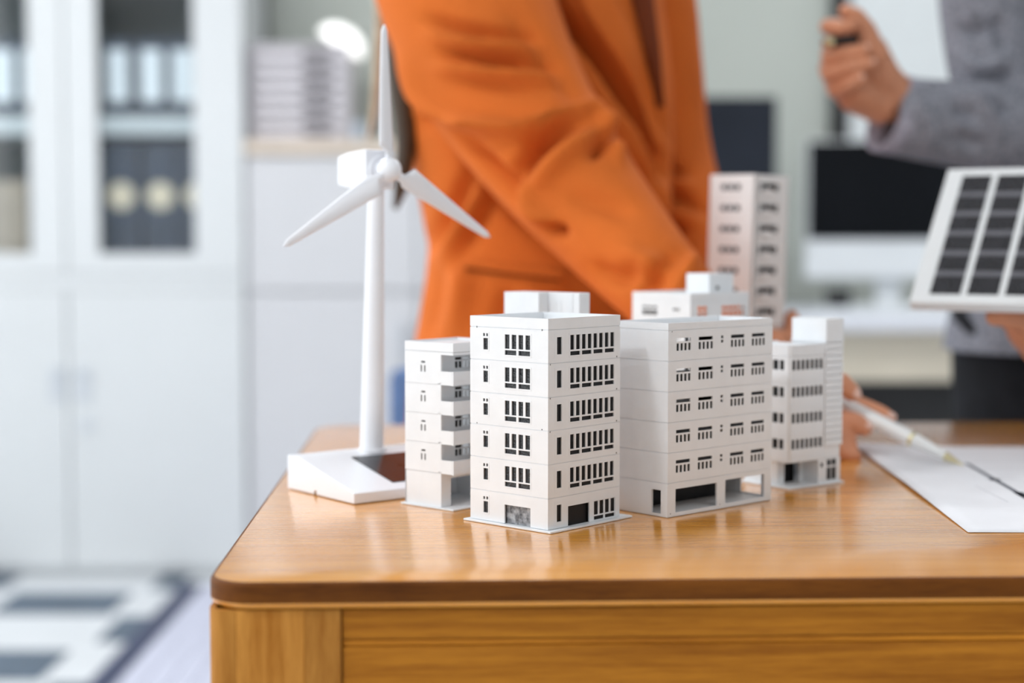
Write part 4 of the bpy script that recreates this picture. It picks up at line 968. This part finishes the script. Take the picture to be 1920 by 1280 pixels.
for a, b_ in ((hN[2], 0), (hN[3], 0), (hN[4], 0)):
    put_ = None
    p, r = a[-1]; q = a[-2][0]; o = MB(); d = (p - q).normalized(); up = Vector((0, -.5, 1)) if a is not hN[3] else Vector((.3, -.8, .3))
    up = (up - d * up.dot(d)).normalized(); rot = Matrix((d, d.cross(up), up)).transposed()
    put(o.sphere(p + up * r * .62, r, 12, 8, (.9, .62, .34), rot).build('fingernail', 'nail', None, smooth=True))
hr = [(738, -160, 1.86, .030), (744, 0, 1.87, .018), (752, 140, 1.87, .016), (762, 260, 1.87, .0125), (752, 345, 1.87, .0090), (741, 392, 1.87, .0030)]
V, Fc = SV(hr, n=60, ns=24, flat=.8); put(mesh_obj('hair', V, Fc, 'hair'))
hr = [(714, -160, 1.92, .016), (714, 0, 1.92, .0085), (708, 130, 1.92, .0065), (698, 220, 1.92, .0045), (690, 262, 1.92, .002)]
V, Fc = SV(hr, n=60, ns=20, flat=.7); put(note(mesh_obj('hair_strand', V, Fc, 'hair_light'), 'fair hanging hair strand'))
for cxp in (930, 1110):
    q = P(cxp, 700, 1.95); V, Fc = sweep([(q.x, q.y, .86), (q.x + .01, q.y - .01, .55), (q.x + .015, q.y, .25), (q.x + .01, q.y + .02, .02)], [.080, .072, .062, .058], 40, 32); put(mesh_obj('trouser_leg', V, Fc, 'denim'))
    V, Fc = sweep([(q.x + .0, q.y + .03, .028), (q.x + .05, q.y + .01, .030), (q.x + .14, q.y - .0, .022), (q.x + .19, q.y, .012)], [.03, .036, .032, .010], 24, 20, flat=1.2); put(mesh_obj('shoe', V, Fc, 'black'))

# ---- person in the grey suit
g = thing('person', 'person in a grey suit raising a fist and holding the solar panel', 'person', (.74, 2.08, 0)); G0 = Vector(g.location)
def putg(o): o.parent = g; o.matrix_parent_inverse = Matrix.Translation(-G0); return o
lev = [(-330, 1960, 2160), (-230, 1880, 2240), (-120, 1868, 2262), (0, 1872, 2255), (150, 1876, 2245), (300, 1868, 2235), (420, 1850, 2240), (520, 1812, 2255), (600, 1786, 2262), (655, 1776, 2266)]
V, Fc = loft(lev, [2.10] * 10, [.07, .10, .12, .125, .12, .115, .12, .125, .13, .13])
gj = putg(mesh_obj('suit_jacket', V, Fc, 'grey'))
fold(gj, [([(1900, 120), (1915, 260), (1905, 380)], -.01, 16), ([(1880, 240), (1900, 320)], .01, 14), ([(1800, 590), (1820, 640)], -.01, 14)])
ua = [(1905, -250, 2.04, .05), (1868, -150, 2.03, .068), (1850, -40, 2.01, .060), (1850, 60, 2.0, .054), (1862, 150, 1.985, .050), (1900, 225, 1.97, .050)]
V, Fc = SV(ua, n=90, ns=64, flat=.9); u1 = putg(mesh_obj('upper_sleeve', V, Fc, 'grey'))
fold(u1, [([(1800, 50), (1830, 60), (1870, 40)], -.010, 12), ([(1800, 100), (1840, 130), (1890, 110)], .009, 12), ([(1870, 30), (1880, 90)], -.012, 10), ([(1830, 150), (1880, 140), (1900, 145)], -.014, 11)])
fa = [(1945, 248, 1.97, .046), (1890, 240, 1.965, .054), (1830, 235, 1.955, .054), (1760, 228, 1.945, .050), (1700, 220, 1.94, .0475), (1672, 214, 1.94, .0460)]
V, Fc = SV(fa, n=90, ns=64, flat=.9, cap1=False); f1 = putg(mesh_obj('forearm_sleeve', V, Fc, 'grey'))
fold(f1, [([(1800, 175), (1840, 190), (1870, 230)], .010, 14), ([(1790, 200), (1830, 225)], -.009, 12), ([(1850, 180), (1890, 210)], -.012, 12), ([(1780, 260), (1860, 275)], -.008, 16), ([(1720, 180), (1745, 240), (1740, 290)], .004, 16)])
# cuff: a turned edge with a real opening
cf = [(1690, 218, 1.94, .0485), (1676, 214.5, 1.94, .0490), (1662, 212, 1.94, .0485), (1662, 212, 1.94, .0445), (1690, 218, 1.94, .0430)]
def ringed(pts, ns=64):
    ax = (P(1662, 212, 1.94) - P(1690, 218, 1.94)).normalized(); ax = (ax + Vector((0, -.25, .12))).normalized(); b = Vector((0, 1, 0)); b = (b - ax * b.dot(ax)).normalized(); a_ = b.cross(ax); V = []
    for x, y, Y, r in pts:
        c_ = P(x, y, Y)
        for k in range(ns): t = 2 * math.pi * k / ns; V.append(c_ + a_ * (r * math.cos(t)) + b * (r * .9 * math.sin(t)))
    Fc = [(i * ns + k, i * ns + (k + 1) % ns, (i + 1) * ns + (k + 1) % ns, (i + 1) * ns + k) for i in range(len(pts) - 1) for k in range(ns)]
    return V, Fc
V, Fc = ringed(cf); putg(mesh_obj('cuff', V, Fc, 'grey_cuff'))
# body: raised fist, holding hand, torso
Hd = 1.905
tor = F_((2060, -260, 2.1, .05), (2060, -80, 2.1, .085), (2060, 200, 2.1, .085), (2050, 560, 2.1, .09))
arm = F_((1900, -170, 2.04, .040), (1855, 60, 2.0, .030), (1905, 240, 1.968, .020), (1760, 226, 1.945, .027), (1690, 190, 1.935, .0255), (1662, 168, 1.925, .028))
pal = [F_((1668, 178, 1.925, .027), (1640, 140, 1.915, .028), (1615, 110, 1.915, .026)), F_((1650, 195, 1.92, .024), (1605, 175, 1.91, .024), (1590, 150, 1.91, .022)), F_((1650, 150, 1.92, .026), (1632, 100, 1.91, .022), (1622, 76, 1.905, .017)),
       F_((1618, 80, 1.930, .018), (1585, 110, 1.935, .019), (1580, 150, 1.935, .018))]
fing = [F_((1640, 110, 1.90, .018), (1622, 58, 1.895, .0135), (1604, 32, 1.892, .0115), (1586, 20, 1.888, .0085)),                      # thumb on top
        F_((1610, 78, 1.93, .015), (1570, 52, 1.925, .0115), (1552, 50, 1.893, .0096), (1576, 53, 1.876, .0086), (1596, 48, 1.872, .0074)),   # index
        F_((1595, 105, 1.935, .014), (1556, 100, 1.925, .0110), (1554, 110, 1.892, .0092), (1590, 99, 1.872, .0084), (1620, 92, 1.868, .0074)),
        F_((1590, 130, 1.935, .014), (1552, 128, 1.925, .0110), (1553, 140, 1.892, .0090), (1598, 126, 1.870, .0083), (1632, 119, 1.866, .0073)),
        F_((1592, 155, 1.930, .013), (1562, 158, 1.920, .0105), (1566, 171, 1.893, .0088), (1592, 160, 1.874, .0080), (1614, 147, 1.868, .0070))]
arm2 = F_((2210, -170, 2.06, .045), (2260, 200, 2.0, .036), (2180, 480, 1.80, .03), (2030, 600, 1.60, .024), (1990, 612, 1.55, .025))
hand2 = [F_((1990, 612, 1.55, .024), (1955, 612, 1.535, .019)), F_((1990, 640, 1.56, .022), (1950, 650, 1.55, .017)),
         F_((1960, 606, 1.52, .014), (1925, 598, 1.505, .0105), (1892, 594, 1.498, .0095), (1865, 594, 1.495, .0085)),
         F_((1955, 625, 1.54, .013), (1925, 628, 1.545, .010), (1905, 612, 1.555, .009), (1892, 604, 1.56, .008)),
         F_((1955, 640, 1.55, .013), (1930, 650, 1.56, .010), (1912, 635, 1.575, .009), (1902, 622, 1.58, .008)),
         F_((1960, 655, 1.56, .012), (1940, 668, 1.57, .009), (1925, 655, 1.58, .0075)),
         F_((2000, 600, 1.52, .015), (1995, 560, 1.465, .011), (1975, 535, 1.435, .0098), (1962, 515, 1.43, .0085))]
putg(blob('body', [tor, arm, arm2] + pal + fing + hand2 + [F_((1900, -170, 2.04, .045), (2060, -200, 2.1, .06), (2210, -170, 2.06, .045))], .0022, 'skin', smooth=2))
for a, up in ((fing[2], (0, -1, .5)), (fing[3], (0, -1, .5)), (fing[4], (0, -1, .5)), (fing[0], (.3, -.6, .8))):
    p, r = a[-1]; q = a[-2][0]; d = (p - q).normalized(); up = Vector(up); up = (up - d * up.dot(d)).normalized(); rot = Matrix((d, d.cross(up), up)).transposed()
    putg(MB().sphere(p + up * r * .55, r * .95, 12, 8, (.9, .62, .36), rot).build('fingernail', 'nail', None, smooth=True))
sv2 = [(2215, -200, 2.06, .066), (2262, 60, 2.03, .058), (2255, 260, 1.97, .054), (2180, 470, 1.82, .047), (2075, 570, 1.665, .040)]
V, Fc = SV(sv2, n=80, ns=48, flat=.9, cap1=False); putg(mesh_obj('forearm_sleeve', V, Fc, 'grey'))
for cxp in (1925, 2130):
    q = P(cxp, 640, 2.10); V, Fc = sweep([(q.x, q.y, .90), (q.x, q.y, .70), (q.x - .005, q.y - .01, .42), (q.x, q.y + .01, .03)], [.098, .093, .078, .070], 40, 32); putg(mesh_obj('trouser_leg', V, Fc, 'black_cloth'))
    V, Fc = sweep([(q.x, q.y + .04, .03), (q.x, q.y - .04, .034), (q.x - .01, q.y - .14, .026), (q.x - .01, q.y - .20, .014)], [.032, .040, .038, .012], 24, 20, ref=(1, 0, 0)); putg(mesh_obj('shoe', V, Fc, 'black'))
# pen in the raised fist
k = thing('black_pen', 'black pen with a gold end gripped in the raised fist', 'pen', P(1550, 80, 1.874)); d = (P(1640, 68, 1.905) - P(1550, 80, 1.874)); L = d.length * .9; d.normalize()
MB().cyl(d * .006, d * L, .0062, .0058, 20).build('barrel', 'black', k, smooth=True); MB().cyl(d * -.004, d * .006, .0045, .0064, 20).build('end_cap', 'gold', k, smooth=True)

# ---- blue chair glimpsed between turbine and balcony block
ch = thing('office_chair', 'blue office chair glimpsed behind the table left of the orange jacket', 'chair', (P(850, 700, 2.62).x, 2.62, 0), math.radians(-12))
def pad(name, x0, x1, y0, y1, z0, z1, m): return MB().box(x0, x1, y0, y1, z0, z1).build(name, m, ch, bevel=.018, seg=3, smooth=True)
hw = .105
pad('backrest', -hw, hw + .12, -.03, .03, .46, .738, 'denim'); pad('seat', -hw - .02, hw + .14, -.02, .40, .40, .46, 'denim')
MB().cyl((.06, .2, .06), (.06, .2, .40), .025).build('post', 'black', ch)
for k in range(5):
    t_ = 2 * math.pi * k / 5; MB().cyl((.06, .2, .075), (.06 + .25 * math.cos(t_), .2 + .25 * math.sin(t_), .06), .018, .012, 12).sphere((.06 + .25 * math.cos(t_), .2 + .25 * math.sin(t_), .026), .026, 14, 8).build('foot', 'black', ch)
